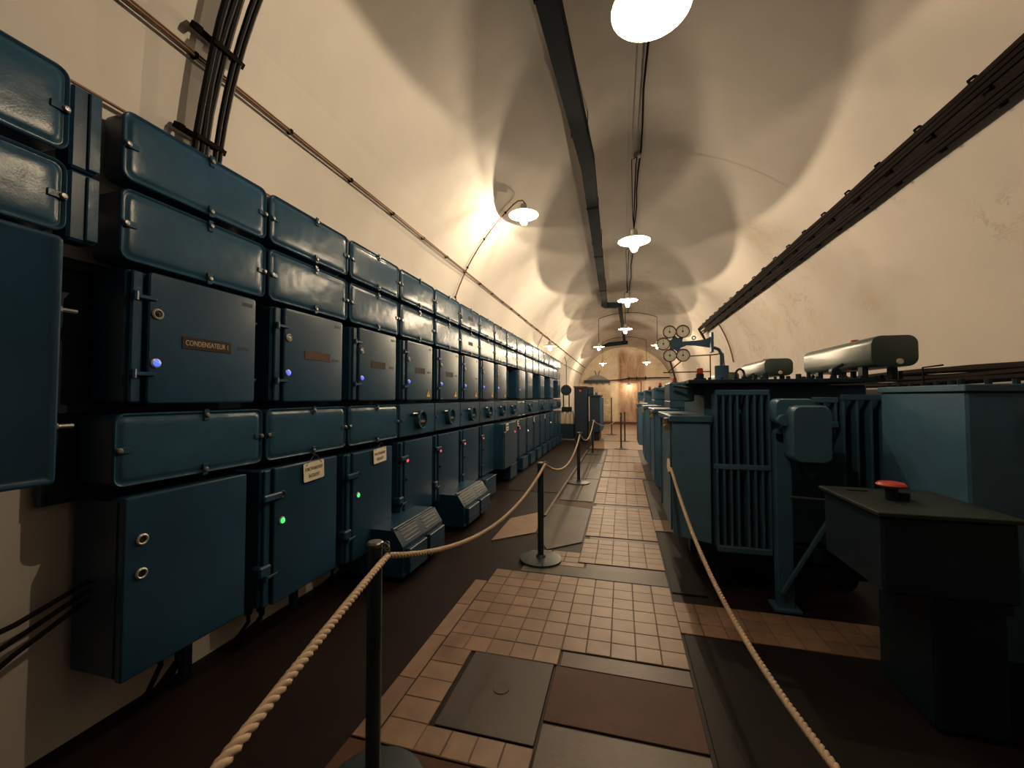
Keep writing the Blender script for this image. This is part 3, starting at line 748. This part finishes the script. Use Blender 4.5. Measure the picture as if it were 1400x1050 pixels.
for k in range(17):
    far = k >= 8
    if k == 0: y0, w, z0, z1 = 1.335, .615, .335, 1.142
    elif k == 1: y0, w, z0, z1 = 2.08, .668, .285, 1.14
    elif k == 2: y0, w, z0, z1 = 2.875, .665, .25, 1.13
    elif k in (3, 4, 5, 6): y0, w, z0, z1 = colY(k) + .02, .70, .345, 1.14
    elif k == 7: y0, w, z0, z1 = 6.86, .90, .34, 1.13
    elif k == 8: y0, w, z0, z1 = 7.80, .66, .32, 1.12
    else: y0, w, z0, z1 = colY(k) + .04, .70, .32, 1.12
    hgt = z1 - z0
    if k == 0: lab = 'large dark lower cabinet with two empty indicator rings, nearest lower door'
    elif k in EN: lab = f'lower cabinet door with a {EN[k]} light, {place_lab(k)}'
    else: lab = f'plain lower cabinet door, {place_lab(k)}'
    px = XF + (.16 if k == 7 else 0)
    t = thing('cabinet', (px, y0, z0), lab, 'cabinet', 'lower cabinet doors')
    if k == 0:
        MB().box(-.30, 0, 0.0, w, 0, hgt, .015).obj('housing', SATIN, t)
        d = MB().rloops(.0, w + .004, -.004, hgt + .004, .012, [(0, .002), (0, .028), (.006, .034), (.012, .035)], 'x', seg=3).obj('door', SATIN, t)
        for zz in (.455, .61):
            r = link('indicator_ring', RING, d, (.034, .07, zz)); MB().cyl((0, 0, 0), .016, .004, .006, 'x', 12).obj('indicator_glass', BLACK, r)
    else:
        d = cab_door(t, w, hgt, .22 if k != 7 else .38, far, .010)
        b = MB().box(0, .030, -.10, .045, -.022, .022, .008); b.obj('lock_bar', SATIN, t, (.030, .075 if k < 7 else .06, hgt * .80))
        if k < 5: MB().box(-.03, .04, -.06, .03, -.035, .035, .01).obj('lock_bar', SATIN, t, (.0, .03, hgt * .27))
    if k in (1, 2):
        r = MB().lathe([(.024, 0), (.026, .008), (.020, .013), (.016, .010), (.016, .004)], (0, 0, 0), 'x', 16).obj('indicator_ring', DARKB, d, (.034, .13, hgt * .80)); MB().cyl((0, 0, 0), .016, .004, .006, 'x', 12).obj('indicator_glass', BLACK, r)
        led(d, .135, hgt * .60, EL[k], .018, .033)
    elif k in EL: led(d, .115 if k != 7 else .75, (hgt * .76) if EN[k] == 'red' else hgt * .62, EL[k], .019 if k < 8 else .022, .033)
    if 3 <= k <= 6: MB().cyl((0, 0, 0), .013, 0, .02, 'x', 10, .003).obj('knob', DARKB, d, (.033, .10, hgt * .52))
hang_sign(2.485, 1.075, XF + .045, label='cream FONCTIONNEMENT INTERDIT sign on the nearer green-light door')
hang_sign(3.315, 1.072, XF + .045, .20, .13, label='cream FONCTIONNEMENT INTERDIT sign on the farther green-light door')
hang_sign(7.05, 1.07, XF + .16 + .045, .16, .13, label='small cream sign on the protruding lower cabinet')
for (yy, lb) in ((8.45, 'first tiny cream sign beyond the protruding cabinet'), (10.1, 'second tiny cream sign far along the lower doors'), (11.6, 'third tiny cream sign near the row end')):
    hang_sign(yy, 1.05, XF + .05, .10, .12, label=lb)

# cable clusters under the lower doors
for (yy, zt, lb) in ((1.62, .335, 'cable glands and drooping cables under the nearest lower cabinet'), (2.14, .285, 'cable glands and cables under the nearer green-light cabinet'), (2.93, .25, 'cable glands under the farther green-light cabinet')):
    t = thing('cable_drop', (XF - .14, yy, 0), lb, 'cable', 'cables below the lower cabinets')
    for i in range(3):
        MB().cyl((.04 * (i % 2), .055 * i, zt), .024, -.075, 0, 'z', 10, .004).obj('cable_gland', DARKB, t)
        MB().tube([(.04 * (i % 2), .055 * i, zt - .07), (.04 * (i % 2) - .01, .055 * i + .01, zt - .13), (-.05, .055 * i - .02, .08), (-.12, .055 * i - .06, -.005)], .013, 7).obj('cable', BLACK, t)
# near unit at the left edge
def near_unit():
    for (z0, z1, lb) in ((2.592, 2.935, 'cut-off glossy domed box at the top left corner'), (2.262, 2.552, 'cut-off domed box under the corner box at the left edge')):
        t = thing('cable_box', (XF, .30, z0), lb, 'cable box', 'domed boxes at the left edge'); domed(t, .815, z1 - z0, .12)
    t = thing('near_cabinet', (XF, .30, 1.26), 'big dark cabinet at the left edge with welded rim', 'cabinet')
    MB().box(-.26, 0, 0, .79, 0, .975, .012).obj('housing', SATIN, t)
    MB().rloops(0, .80, 0, .98, .02, [(0, .002), (0, .028), (.008, .034), (.018, .034), (.024, .028)], 'x', seg=3).obj('door', SATIN, t)
    for zz in (.22, .70): link('cable_gland', GLAND, t, (-.05, .79, zz))
    for (z0, z1, lb) in ((2.56, 2.915, 'upper narrow brushed filler plate between the near boxes'), (2.255, 2.55, 'lower narrow filler plate between the near boxes')):
        t = thing('filler_plate', (XF - .02, 1.135, z0), lb, 'plate', 'narrow filler plates')
        MB().box(-.10, .0, 0, .10, 0, z1 - z0, .01).obj('body', SATIN, t); MB().box(0, .012, .055, .098, .01, z1 - z0 - .01, .004).obj('flange', GLOSS, t)
near_unit()
t = thing('wall_cables', (-2.46, .5, .6), 'slack black cables on the wall under the left edge cabinet', 'cable')
for k in range(3): MB().tube([(.03, 0, .10 - .11 * k), (.05, .35, .03 - .13 * k), (.06, .62, .07 - .06 * k), (.10, .84, .16 - .04 * k)], .012, 6).obj('cable', BLACK, t)

# floor boxes
def floor_box(y0, w, d, hgt, lb, fancy):
    x0 = -2.42; x1 = -1.83 if fancy else x0 + d
    t = thing('floor_box', (x0, y0, 0), lb, 'box', 'boxes on the floor below the cabinets')
    W = x1 - x0
    if fancy:
        poly = [(0, .05), (W, .05), (W, hgt - .13), (W - .085, hgt), (0, hgt)]
        MB().prism([(a, b) for a, b in poly], 'y', 0, w).obj('body', SATIN, t, smooth=20)
        MB().box(W - .13, W - .10, .02, w - .02, hgt, hgt + .012, .003).obj('rim', STEEL if 0 else GLOSS, t)
        MB().box(W - .085, W - .072, .03, w - .03, hgt - .004, hgt + .006, .002).obj('rim', GLOSS, t)
        for i in (0, 1):
            a = .05 + i * (w / 2 - .01)
            u = MB().box(W, W + .045, a, a + w / 2 - .07, .07, hgt - .16, .006).obj('front_unit', SATIN, t)
            for j in range(4):
                c = .030 * j
                MB().box(W - .072 + .018 * j, W - .064 + .018 * j, a + .02, a + w / 2 - .10, hgt - .030 - .0275 * j, hgt - .018 - .0275 * j, .001).obj('grille_bar', STEEL, t)
            MB().box(W + .045, W + .050, a, a + w / 2 - .07, (hgt - .16) * .5, (hgt - .16) * .5 + .012).obj('seam', DARKB, u, smooth=0)
        MB().box(.05, W - .05, .04, w - .04, 0, .05).obj('plinth', BLACK, t, smooth=0)
    else:
        MB().box(0, W, 0, w, .03, hgt, .012).obj('body', SATIN, t); MB().box(.05, W - .04, .03, w - .03, 0, .03).obj('plinth', BLACK, t, smooth=0)
        MB().box(W - .01, W + .012, .01, w - .01, hgt - .012, hgt + .004, .003).obj('rim', GLOSS, t)
floor_box(3.20, .80, 0, .44, 'nearest floor box with sloped grille top under the red-light doors', True)
floor_box(4.62, .90, 0, .42, 'second floor box with sloped grille top', True)
floor_box(5.98, .55, .40, .33, 'plain floor box just before the protruding cabinet', False)
for k in range(8, 17):
    floor_box(colY(k) + (-.1 if k == 8 else .12), .50, .36, .29, f'small plain floor box under the {ordn(k)} lower door', False)

# ------------------------------------------------------------------ transformers on the right
def conservator(t, x0, x1, y0, y1, z0, z1):
    c = MB().rloops(z0, z1, x0, x1, .065, [(.014, y0), (.002, y0 + .006), (0, y0 + .016), (0, y1 - .016), (.012, y1)], 'y', seg=5)
    o = c.obj('conservator', GREYG, t, smooth=40)
    for yy in (y0 + .22, y1 - .22):
        for xx in (x0 + .05, x1 - .05): MB().box(xx - .02, xx + .02, yy - .03, yy + .03, z0 - .09, z0 + .01).obj('support', DARKB, t, smooth=0)
    MB().cyl(((x0 + x1) / 2 - .02, (y0 + y1) / 2 - .1, z1), .030, -.005, .028, 'z', 12, .004).obj('filler_cap', REDP, o)
    MB().cyl((x0 + .17, y0 + .01, z0 + .035), .022, -.022, .0, 'y', 12, .004).obj('plug', CREAM, o)
    b = MB(); b.tube([(x0 + .01, y0 + .42, z0 + .05), (x0 - .05, y0 + .42, z0 + .02), (x0 - .06, y0 + .42, z0 - .08)], .014, 7); b.cyl((x0 - .055, y0 + .42, z0 - .01), .035, -.03, .03, 'y', 12, .006)
    b.obj('relief_valve', DARKB, t)
    b = MB(); b.tube([(x0 + .05, y1 - .1, z0 - .02), (x0 - .0, y1 - .0, z0 - .06), (x0 - .03, y1 + .1, z0 - .08)], .02, 7); b.cyl((x0, y1, z0 - .05), .035, -.02, .02, 'y', 10)
    b.obj('oil_pipe', DARKB, t)
def radiator(t, x0, x1, yf, z0, z1, nf, mids=(), gapmid=True):
    rr = MB().box(x0, x1, yf - .005, yf + .03, z1 - .045, z1, .006).obj('radiator_header', TRAFO, t)
    MB().box(x0, x1, yf - .005, yf + .03, z0, z0 + .05, .006).obj('radiator_footer', TRAFO, t)
    for m_ in mids: MB().box(x0 - .02, x1, yf - .008, yf + .02, m_ - .02, m_ + .02, .004).obj('strap', TRAFO, t)
    fm = MB().box(-.009, .009, 0, .16, z0 + .03, z1 - .03, .004).mesh('fin', TRAFO)
    for i in range(nf):
        u = i / (nf - 1); link('fin', fm, rr, (x0 + .016 + (x1 - x0 - .032) * u + (0.012 if gapmid and i >= nf // 2 else -.008 if gapmid else 0), yf, 0))
def transformer(x0, x1, y0, y1, label, near, cons, dx=0.0):
    t = thing('power_transformer', (x0, y0, 0), label, 'transformer', 'blue transformers along the right side')
    W, D = x1 - x0, y1 - y0
    MB().box(.29, W - .02, .17, D - .15, .38, 1.70, .012).obj('tank', TRAFO, t)
    MB().box(.13, W, -.05, D, 1.715, 1.748, .004).obj('tank_lid', DARKB, t)
    e = MB().prism([(0.0, .42), (.0, 1.385), (.30, 1.385), (.30, .37)], 'y', .0, D * .72).obj('cable_box', TRAFOL, t, smooth=0)
    MB().box(-.02, .32, -.02, D * .75, 1.385, 1.44, .006).obj('flange', TRAFO, e)
    MB().box(-.015, .0, .04, .06, .45, 1.38).box(-.015, .0, D * .6, D * .62, .45, 1.38).obj('rib', TRAFO, e, smooth=0)
    tb = MB().box(.0, .205, .15, .62, 1.56, 1.735, .012).box(.0, .125, .15, .62, 1.50, 1.565, .006).obj('terminal_box', TRAFO, t)
    MB().box(.205, .40, .2, .5, 1.62, 1.70, .01).obj('terminal_duct', TRAFO, tb)
    MB().tube([(.03, .10, 1.70), (.25, .05, 1.66), (.32, .10, 1.72), (.40, .2, 1.66)], .012, 6).obj('oil_pipe', DARKB, t)
    b = MB(); b.cyl((-.035, .12, 1.375), .022, -.04, .04, 'z', 10, .005); b.cyl((-.035, .12, 1.375), .013, -.02, .05, 'x', 8); b.cyl((-.035, .10, 1.335), .028, -.015, .015, 'y', 10, .004); b.obj('brass_tap', BRASS, t)
    b = MB(); b.box(.26, W - .02, .20, D - .2, .10, .36, .01)
    b.box(.15, W - .1, .12, .22, .24, .36, .006); b.obj('skid', DARKB, t)
    for xx in (.40, .85, W - .22):
        MB().cyl((xx, .22, .12), .12, -.04, .04, 'y', 18, .008).obj('wheel', DARKB, t)
    # lid fittings
    b = MB(); b.cyl((.30, .42, 1.75), .055, 0, .03, 'z', 12); b.cyl((.30, .42, 1.75), .035, .03, .07, 'z', 12); b.obj('lid_fitting', DARKB, t)
    MB().cyl((.30, .42, 1.75), .028, .07, .125, 'z', 12, .004).obj('filler_cap', REDP, t)
    bl = MB().cyl((0, 0, 0), .011, 0, .018, 'z', 6).mesh('lid_bolt', DARKB)
    for i in range(14): link('lid_bolt', bl, t, (.2 + (W - .25) / 13 * i, -.02, 1.748))
    for i in range(12): MB().cyl((.6 + .11 * i, .12 + .09 * (i % 3), 1.748), .022 - .006 * (i % 2), 0, .03 + .02 * (i % 3), 'z', 8).obj('lid_boss', DARKB, t)
    if near:
        radiator(t, .33, .73, -.08, .335, 1.66, 8, (1.03,))
        radiator(t, 1.22, 1.52, -.08, .85, 1.62, 4, (), False); radiator(t, 1.03, 1.21, -.06, 1.36, 1.60, 3, (), False)
        rg = MB().tube([(.60 + .035 * math.cos(a), .25, 1.80 + .05 * math.sin(a)) for a in [PI * 2 * i / 14 for i in range(15)]], .010, 7)
        rg.box(.55, .67, .2, .3, 1.748, 1.765, .004); rg.obj('lifting_ring', DARKB, t)
    else:
        radiator(t, .33, .73, -.08, .335, 1.66, 8, (1.03,))
    if cons: conservator(t, *[cons[i] - (x0, x0, y0, y0, 0, 0)[i] for i in range(6)])
    return t
T1 = transformer(.42, 1.95, 3.80, 5.35, 'nearest blue transformer with finned radiator and large oil tank on top', True, (1.785, 2.075, 3.60, 4.78, 1.825, 2.055))
transformer(.43, 1.95, 5.80, 7.30, 'second blue transformer, its oil tank showing behind the gauges', False, (1.68, 1.99, 5.60, 6.62, 1.862, 2.07))
transformer(.42, 1.95, 7.95, 9.30, 'third blue transformer along the right side', False, (1.7, 1.98, 7.9, 8.9, 1.83, 2.04))
transformer(.40, 1.90, 10.7, 12.0, 'farthest blue transformer before the end wall', False, None)
# oil gauges cluster on its arm
t = thing('gauge_cluster', (.87, 4.5, 1.75), 'cluster of five round white dials on a blue arm above the nearest transformer', 'gauge')
hx, hz = -.325, .40
MB().cyl((.10, 0, 0), .065, 0, .165, 'z', 24, .004).obj('base_drum', TRAFO, t)
b = MB(); b.tube([(.10, 0, .16), (.10, 0, .28), (.075, 0, .33), (.03, 0, .35)], .016, 8); b.box(-.0, .022, -.05, .05, .30, .50, .004); b.obj('support_pipe', TRAFO, t)
MB().prism([(-.005, .35), (.0, .46), (-.05, .435), (-.14, .425), (-.30, .418), (-.30, .385), (-.14, .375)], 'y', -.012, .012).obj('arm', TRAFO, t, smooth=0)
MB().lathe([(.012, -.006), (.022, -.006), (.022, .006), (.012, .006), (.012, -.006)], (-.155, 0, .455), 'y', 12, closed=True).obj('lifting_eye', TRAFO, t)
star = []
for i in range(12):
    a = PI * 2 * i / 12 + PI / 12; r = .095 if i % 2 else .060; star.append((hx + r * math.cos(a), hz + r * math.sin(a)))
MB().prism(star, 'y', -.014, .014).obj('hub', TRAFO, t, smooth=0)
DI = MB().lathe([(.001, .0), (.058, .0), (.058, -.004), (.001, -.004)], (0, 0, 0), 'y', 24, closed=True).mesh('dial', DIAL)
RG = MB().lathe([(.058, .02), (.066, .018), (.067, -.012), (.058, -.014), (.058, .0)], (0, 0, 0), 'y', 24, closed=True).mesh('gauge_case', RUSTY)
for (gx, gz) in ((-.063, .122), (.063, .122), (-.125, .0), (-.063, -.122), (.063, -.122)):
    g = link('gauge', RG, t, (hx + gx, -.02, hz + gz)); link('dial', DI, g, (0, 0, 0))
    n_ = MB(); n_.tube([(0, -.006, -.012), (0, -.006, .045)], .0016, 4); n_.cyl((0, 0, 0), .009, -.010, -.004, 'y', 10)
    n_.obj('needle', INK, g)
    mk = MB()
    for i in range(10):
        a = math.radians(-220 + 26 * i); mk.tube([(.045 * math.cos(a), -.005, .045 * math.sin(a)), (.052 * math.cos(a), -.005, .052 * math.sin(a))], .001, 4)
    tag(mk.obj('scale_marks', INK, g), kind='stuff')
for (a, b_) in (((.035, .28), (-.22, .27)), ((-.22, .27), (-.40, .11)), ((.12, .29), (.035, .28)), ((-.45, .105), (.0, .11)), ((.0, .28), (.0, .02)), ((.12, .29), (.14, .02))):
    MB().tube([(a[0], .02, a[1]), (b_[0], .02, b_[1])], .006, 6).obj('tie_rod', RUSTY, t)
MB().tube([(-.385, -.01, .22), (-.37, 0, .17), (-.35, 0, .10), (-.33, .02, .02)], .010, 6).obj('capillary_tube', STEEL, t)
# column, cable head and braces in front of the nearest transformer
t = thing('support_column', (1.18, 3.58, 0), 'blue steel column with round head beside the radiator', 'column')
MB().box(-.055, .055, -.04, .04, .02, 1.33, .006).cyl((0, 0, 1.31), .055, -.04, .04, 'y', 16).obj('shaft', TRAFO, t)
MB().box(-.09, .09, -.08, .08, 0, .025, .004).obj('foot', TRAFO, t)
MB().tube([(.26, -.12, .73), (-.03, -.06, .14)], .018, 6).obj('brace', TRAFO, t)
MB().tube([(.03, -.04, .85), (.60, -.06, .83)], .010, 6).obj('rail', STEEL, t)
t = thing('termination_housing', (1.28, 3.52, 1.13), 'rounded blue cable head box between the radiators', 'box')
MB().rloops(0, .41, -.10, .15, .06, [(.01, -.16), (0, -.14), (0, .05), (.012, .06)], 'y', seg=4).obj('body', TRAFO, t)
MB().rloops(.26, .46, -.17, .10, .05, [(.01, -.04), (0, -.02), (0, .10)], 'y', seg=3).obj('collar', TRAFO, t)
MB().cyl((-.12, -.02, .30), .045, -.06, .04, 'y', 14, .006).obj('cable_entry', TRAFO, t)
MB().prism([(-.02, .0), (.10, .0), (.08, -.06), (.03, -.12)], 'y', -.12, .04).obj('funnel', DARKB, t, smooth=0)
# near dark tank
t = thing('near_tank', (1.75, 2.70, 0), 'large near blue tank at the right edge with bolted lid', 'transformer')
MB().box(0, .86, 0, .74, .25, 1.63, .012).obj('tank', TRAFO, t)
MB().box(-.012, .87, -.012, .752, 1.63, 1.668, .004).obj('tank_lid', TRAFO, t)
b = MB().cyl((0, 0, 0), .016, 0, .028, 'z', 6).mesh('lid_bolt', DARKB)
for i in range(8): link('lid_bolt', b, t, (.0 + .115 * i, .03, 1.668))
for i in range(6): link('lid_bolt', b, t, (.02, .13 + .11 * i, 1.664))
MB().box(.05, .80, .05, .70, 0, .26).obj('skid', DARKB, t, smooth=0)
fm = MB().box(-.008, .008, -.12, 0, .35, 1.5, .003).mesh('fin', DARKB)
for i in range(7): link('fin', fm, t, (.34 + .08 * i, 0, 0))
MB().cyl((.27, 0, 1.51), .034, -.07, 0, 'y', 14, .006).obj('red_cap', REDP, t)
# desk in front
t = thing('control_desk', (1.18, 2.36, 0), 'low dark desk-shaped housing with worn grey top at the right', 'housing')
MB().box(0, .56, 0, .62, 1.03, 1.05, .003).obj('desk_top', paint('worn_dark_top', (.020, .032, .030), .55, .6, spec=0.2), t)
MB().box(.02, .54, .02, .60, .66, 1.03, .012).box(.24, .54, .06, .58, .60, .67, .006).obj('body', DARKB, t)
MB().box(.26, .55, .10, .56, 0, .62, .02).obj('plinth', DARKB, t)
MB().box(.10, .20, .50, .515, 1.05, 1.056).obj('slot', BLACK, t, smooth=0)
b = MB().cyl((.21, .30, 1.05), .028, 0, .075, 'z', 12, .004); b.cyl((.27, .34, 1.05), .04, 0, .04, 'z', 12, .004); b.obj('valve_stem', DARKB, t)
MB().lathe([(.02, .068), (.060, .072), (.066, .082), (.055, .094), (.02, .100), (.001, .100)], (.21, .30, 1.05), 'z', 20, closed=True).obj('red_knob', emit('red_knob_paint', (.55, .05, .03), 0.0) if 0 else REDP, t)

# ------------------------------------------------------------------ rope barrier
def ring_top(t, h, ang):
    c_, s_ = math.cos(ang), math.sin(ang)
    MB().lathe([(.031, h - .012), (.034, h - .006), (.034, h), (.028, h + .006), (.001, h + .008)], (0, 0, 0), n=16, closed=True).obj('cap', STEEL, t)
    b = MB(); R = .022
    b.tube([(c_ * (.03 + R + R * math.cos(a)), s_ * (.03 + R + R * math.cos(a)), h - .004 + .010 * math.sin(a)) for a in [2 * PI * i / 12 for i in range(13)]], .0038, 6)
    b.obj('eye_ring', STEEL, t)
def post(x, y, h, lb, base=True, ang=0.3, r=.030):
    t = thing('rope_post', (x, y, 0), lb, 'post', 'rope barrier posts')
    MB().cyl((0, 0, 0), r, .012, h - .01, 'z', 18).obj('shaft', POSTM, t)
    MB().lathe([(.001, 0), (.205, 0), (.208, .006), (.205, .016), (.17, .022), (.05, .028), (.04, .045), (.031, .05)], (0, 0, 0), n=32, closed=True).obj('base_plate', POSTM, t)
    ring_top(t, h, ang)
    return t
P1 = (-.987, 1.505); P2 = (-.785, 4.03); P3 = (-.79, 7.77); P4 = (-.80, 11.81)
post(P1[0], P1[1], 1.0, 'nearest dark rope post, its base below the picture', ang=-.2)
post(P2[0], P2[1], .948, 'dark rope post with round base on the steel strip')
post(P3[0], P3[1], .94, 'dark rope post standing on the long plates, mid aisle')
post(P4[0], P4[1], .95, 'far rope post beside the far dark machines')
post(-.03, 13.2, 1.12, 'far thin dark post in the middle of the aisle', r=.025)
post(.10, 15.5, 1.06, 'far thin dark post close behind the middle one', r=.025)
post(-.43, 18.1, 1.58, 'tallest far post, close to the end wall', r=.025)
def rope(name_label, A, B, sag, r=.0125, via=None, n=None, strands=3):
    A, B = Vector(A), Vector(B); L = (B - A).length; n = n or int(L / .012)
    pts = []
    for i in range(n + 1):
        u = i / n; p = A.lerp(B, u); p.z -= sag * 4 * u * (1 - u); pts.append(p)
    t = thing('barrier_rope', A, name_label, 'rope', 'ropes of the barrier')
    m = MB(); pitch = .075
    dist = 0
    for s_ in range(strands):
        q = []; dist = 0
        for i, p in enumerate(pts):
            if i: dist += (p - pts[i - 1]).length
            tn = (pts[min(i + 1, n)] - pts[max(i - 1, 0)]).normalized(); u = Vector((0, 0, 1)); u = (u - tn * u.dot(tn)).normalized(); w = tn.cross(u)
            a = 2 * PI * (dist / pitch + s_ / strands); q.append(p - A + u * (math.cos(a) * r * .52) + w * (math.sin(a) * r * .52))
        m.tube(q, r * .60, 6)
    m.obj('rope', ROPE, t, smooth=60)
    return t
def shackle(t, p, q):
    """two linked steel loops from post ring p down to rope q (world)"""
    o = Vector(t.location); p = Vector(p) - o; q = Vector(q) - o; mid_ = (p + q) / 2
    for (a, b_, ax) in ((p, mid_, 0), (mid_, q, 1)):
        c = (a + b_) / 2; hl = (b_ - a).length / 2 + .006; rr = .011
        pts = []
        for i in range(17):
            an = 2 * PI * i / 16; dx = rr * math.cos(an); dz = (hl - rr) * (1 if math.sin(an) > 0 else -1) + rr * math.sin(an)
            pts.append(c + (Vector((dx, 0, dz)) if ax == 0 else Vector((dx * .5, dx * .85, dz))))
        MB().tube(pts, .0028, 6).obj('link', STEEL, t)
RP = (-.941, 1.525, .945)
r1 = rope('nearest thick twisted rope running down to the bottom left', RP, (-.378, -.5, .92), -.03)
shackle(r1, (P1[0] + .048, P1[1] + .01, 1.0), RP)
r2 = rope('twisted rope hanging from the nearest post to the second post', RP, (-.735, 4.0, .94), .215)
shackle(r2, (P2[0] + .04, P2[1] - .01, .965), (-.735, 4.0, .93))
r3 = rope('rope hanging between the second and third posts', (-.735, 4.0, .94), (P3[0] + .03, P3[1] - .03, .90), .27)
rope('rope hanging between the third and fourth posts', (P3[0] + .03, P3[1] - .03, .90), (P4[0] + .03, P4[1], .95), .29)
rope('thin far rope crossing the aisle between far posts', (P4[0] + .03, P4[1], .93), (-.03, 13.2, 1.05), .22, .009)
RA = (.405, 3.97, 1.037)
r5 = rope('right rope from the transformer sagging to the bottom right', RA, (.60, .2, .95), .438)
MB().tube([(0, 0, 0), (.0, -.06, -.055), (.0, -.12, -.10)], .021, 10, rs=[.014, .021, .017]).obj('rope_whipping', ROPE, r5)
shackle(r5, (.418, 3.99, 1.08), RA)

# ------------------------------------------------------------------ far left machines
t = thing('circuit_breaker', (-2.25, 14.95, 0), 'far cream insulators with a dark round wheel beyond the cabinet row', 'machine')
MB().box(0, .55, .1, .8, .08, .62, .02).obj('base', DARKB, t)
for xx in (.10, .30, .46): MB().lathe([(.085, .62), (.10, .70), (.085, .75), (.10, .82), (.08, .88), (.09, .95), (.06, 1.02), (.05, 1.10)], (xx, .3, 0), n=12).obj('insulator', CREAM, t)
MB().lathe([(.001, -.05), (.17, -.05), (.20, -.02), (.20, .02), (.17, .05), (.001, .05)], (.26, .25, 1.86), 'y', 20, closed=True).obj('handwheel', DARKB, t)
for xx in (.16, .37): MB().box(xx - .02, xx + .02, .2, .3, 1.2, 1.75, .004).obj('bar', DARKB, t)
MB().box(.10, .46, .15, .4, 1.06, 1.24, .02).obj('crosshead', BLACK, t)
MB().tube([(.26, .3, 2.0), (.26, .32, 2.9), (.20, .34, 3.1)], .012, 5).obj('cable', CABLE, t)
t = thing('tall_cabinet', (-1.67, 15.0, 0), 'tall dark cabinet with red mark standing beyond the cabinet row', 'cabinet')
MB().box(0, .45, 0, .9, .05, 1.95, .02).obj('body', DARKB, t); MB().box(-.02, .47, -.02, .92, 1.95, 2.0, .006).obj('roof', RUSTY, t)
MB().box(.04, .41, -.012, 0, .2, 1.8, .003).obj('door', DARKB, t); MB().cyl((.22, -.012, 1.83), .04, -.02, 0, 'y', 10).obj('red_mark', REDP, t); MB().box(.05, .40, .05, .85, 0, .05).obj('plinth', BLACK, t, smooth=0)
t = thing('finned_transformer', (-1.20, 15.4, 0), 'far finned dark transformer left of the aisle with cap on top', 'transformer')
MB().box(.05, .42, 0, 1.6, .30, 1.62, .015).obj('tank', DARKB, t); MB().box(0, .46, -.03, 1.64, 1.62, 1.68, .005).obj('tank_lid', DARKB, t)
fm = MB().box(0, .09, -.012, .012, .36, 1.58, .004).mesh('fin', TRAFO)
for i in range(12): link('fin', fm, t, (.40, .06 + .13 * i, 0))
MB().box(-.02, .18, .1, .5, 1.68, 1.98, .02).obj('cable_box', DARKB, t); MB().cyl((.28, .3, 1.68), .05, 0, .10, 'z', 12).obj('cap', TRAFO, t); MB().box(.1, .38, .1, 1.5, 0, .3).obj('skid', BLACK, t, smooth=0)

# ------------------------------------------------------------------ end wall fittings
t = thing('arched_canopy', (-1.40, 24.9, 2.48), 'grey arched canopy with hooks on the end wall', 'canopy')
n = 18; seg = [(-.78 + 1.56 * i / n, .44 * math.sin(PI * i / n) ** .8) for i in range(n + 1)]
MB().prism(seg, 'y', .05, .39).obj('arch_panel', paint('grey_sheet', (.22, .20, .17), .6, .2), t, smooth=0)
MB().box(-.78, .74, -.06, .05, -.03, .14, .01).obj('beam', DARKB, t)
for i in range(4): MB().tube([(-.42 + .36 * i, 0, -.02), (-.42 + .36 * i, 0, -.10), (-.36 + .36 * i, 0, -.13), (-.32 + .36 * i, 0, -.08)], .02, 6).obj('hook', DARKB, t)
for s_ in (-1, 1): MB().tube([(s_ * .06, .1, .42), (s_ * .10, .1, .58), (s_ * .16, .1, .70)], .02, 6).obj('prong', DARKB, t)
t = thing('end_pipe', (-.65, 24.75, 2.58), 'dark pipe running from the canopy to the right wall', 'pipe')
MB().tube([(0, 0, 0), (.6, 0, .03), (1.1, 0, .12), (1.9, 0, .12), (3.3, 0, .13)], .035, 8).obj('pipe', CABLE, t)
for xx in (1.07, 1.5, 2.0): MB().box(xx - .02, xx + .02, -.04, .35, .02, .22).obj('pipe_clip', CABLE, t, smooth=0)
t = thing('brick_panel', (-1.25, 25.27, 1.05), 'pale bricked-up opening with courses low on the end wall', 'wall panel')
MB().box(-.62, .62, -.02, .03, -.85, .88).obj('mortar', flat('mortar_tan', (.42, .32, .22), .8), t, smooth=0)
BRK = tile_mat('pale_brick', (.62, .49, .34)); bkm = MB().box(-.148, .148, -.03, 0, -.065, .065, .006).mesh('brick', BRK); bkh = MB().box(-.07, .07, -.03, 0, -.065, .065, .006).mesh('brick', BRK)
for r_ in range(12):
    for c in range(4):
        if r_ % 2 == 0: link('brick', bkm, t, (-.465 + .31 * c, -.02, -.77 + .142 * r_))
        elif c < 3: link('brick', bkm, t, (-.31 + .31 * c, -.02, -.77 + .142 * r_))
    if r_ % 2: link('brick', bkh, t, (-.545, -.02, -.77 + .142 * r_)); link('brick', bkh, t, (.545, -.02, -.77 + .142 * r_))
t = thing('end_niche_pipe', (1.05, 24.0, 0), 'thin dark pipe standing at the right before the end wall', 'pipe')
MB().tube([(0, 0, 1.75), (0, 0, 2.5)], .03, 6).tube([(-.15, 0, 1.2), (-.15, 0, 1.72), (0, 0, 1.76), (.3, 0, 1.76)], .025, 6).tube([(-.15, 0, 1.2), (-.1, 0, .0)], .02, 6).obj('pipe', RUSTY, t)
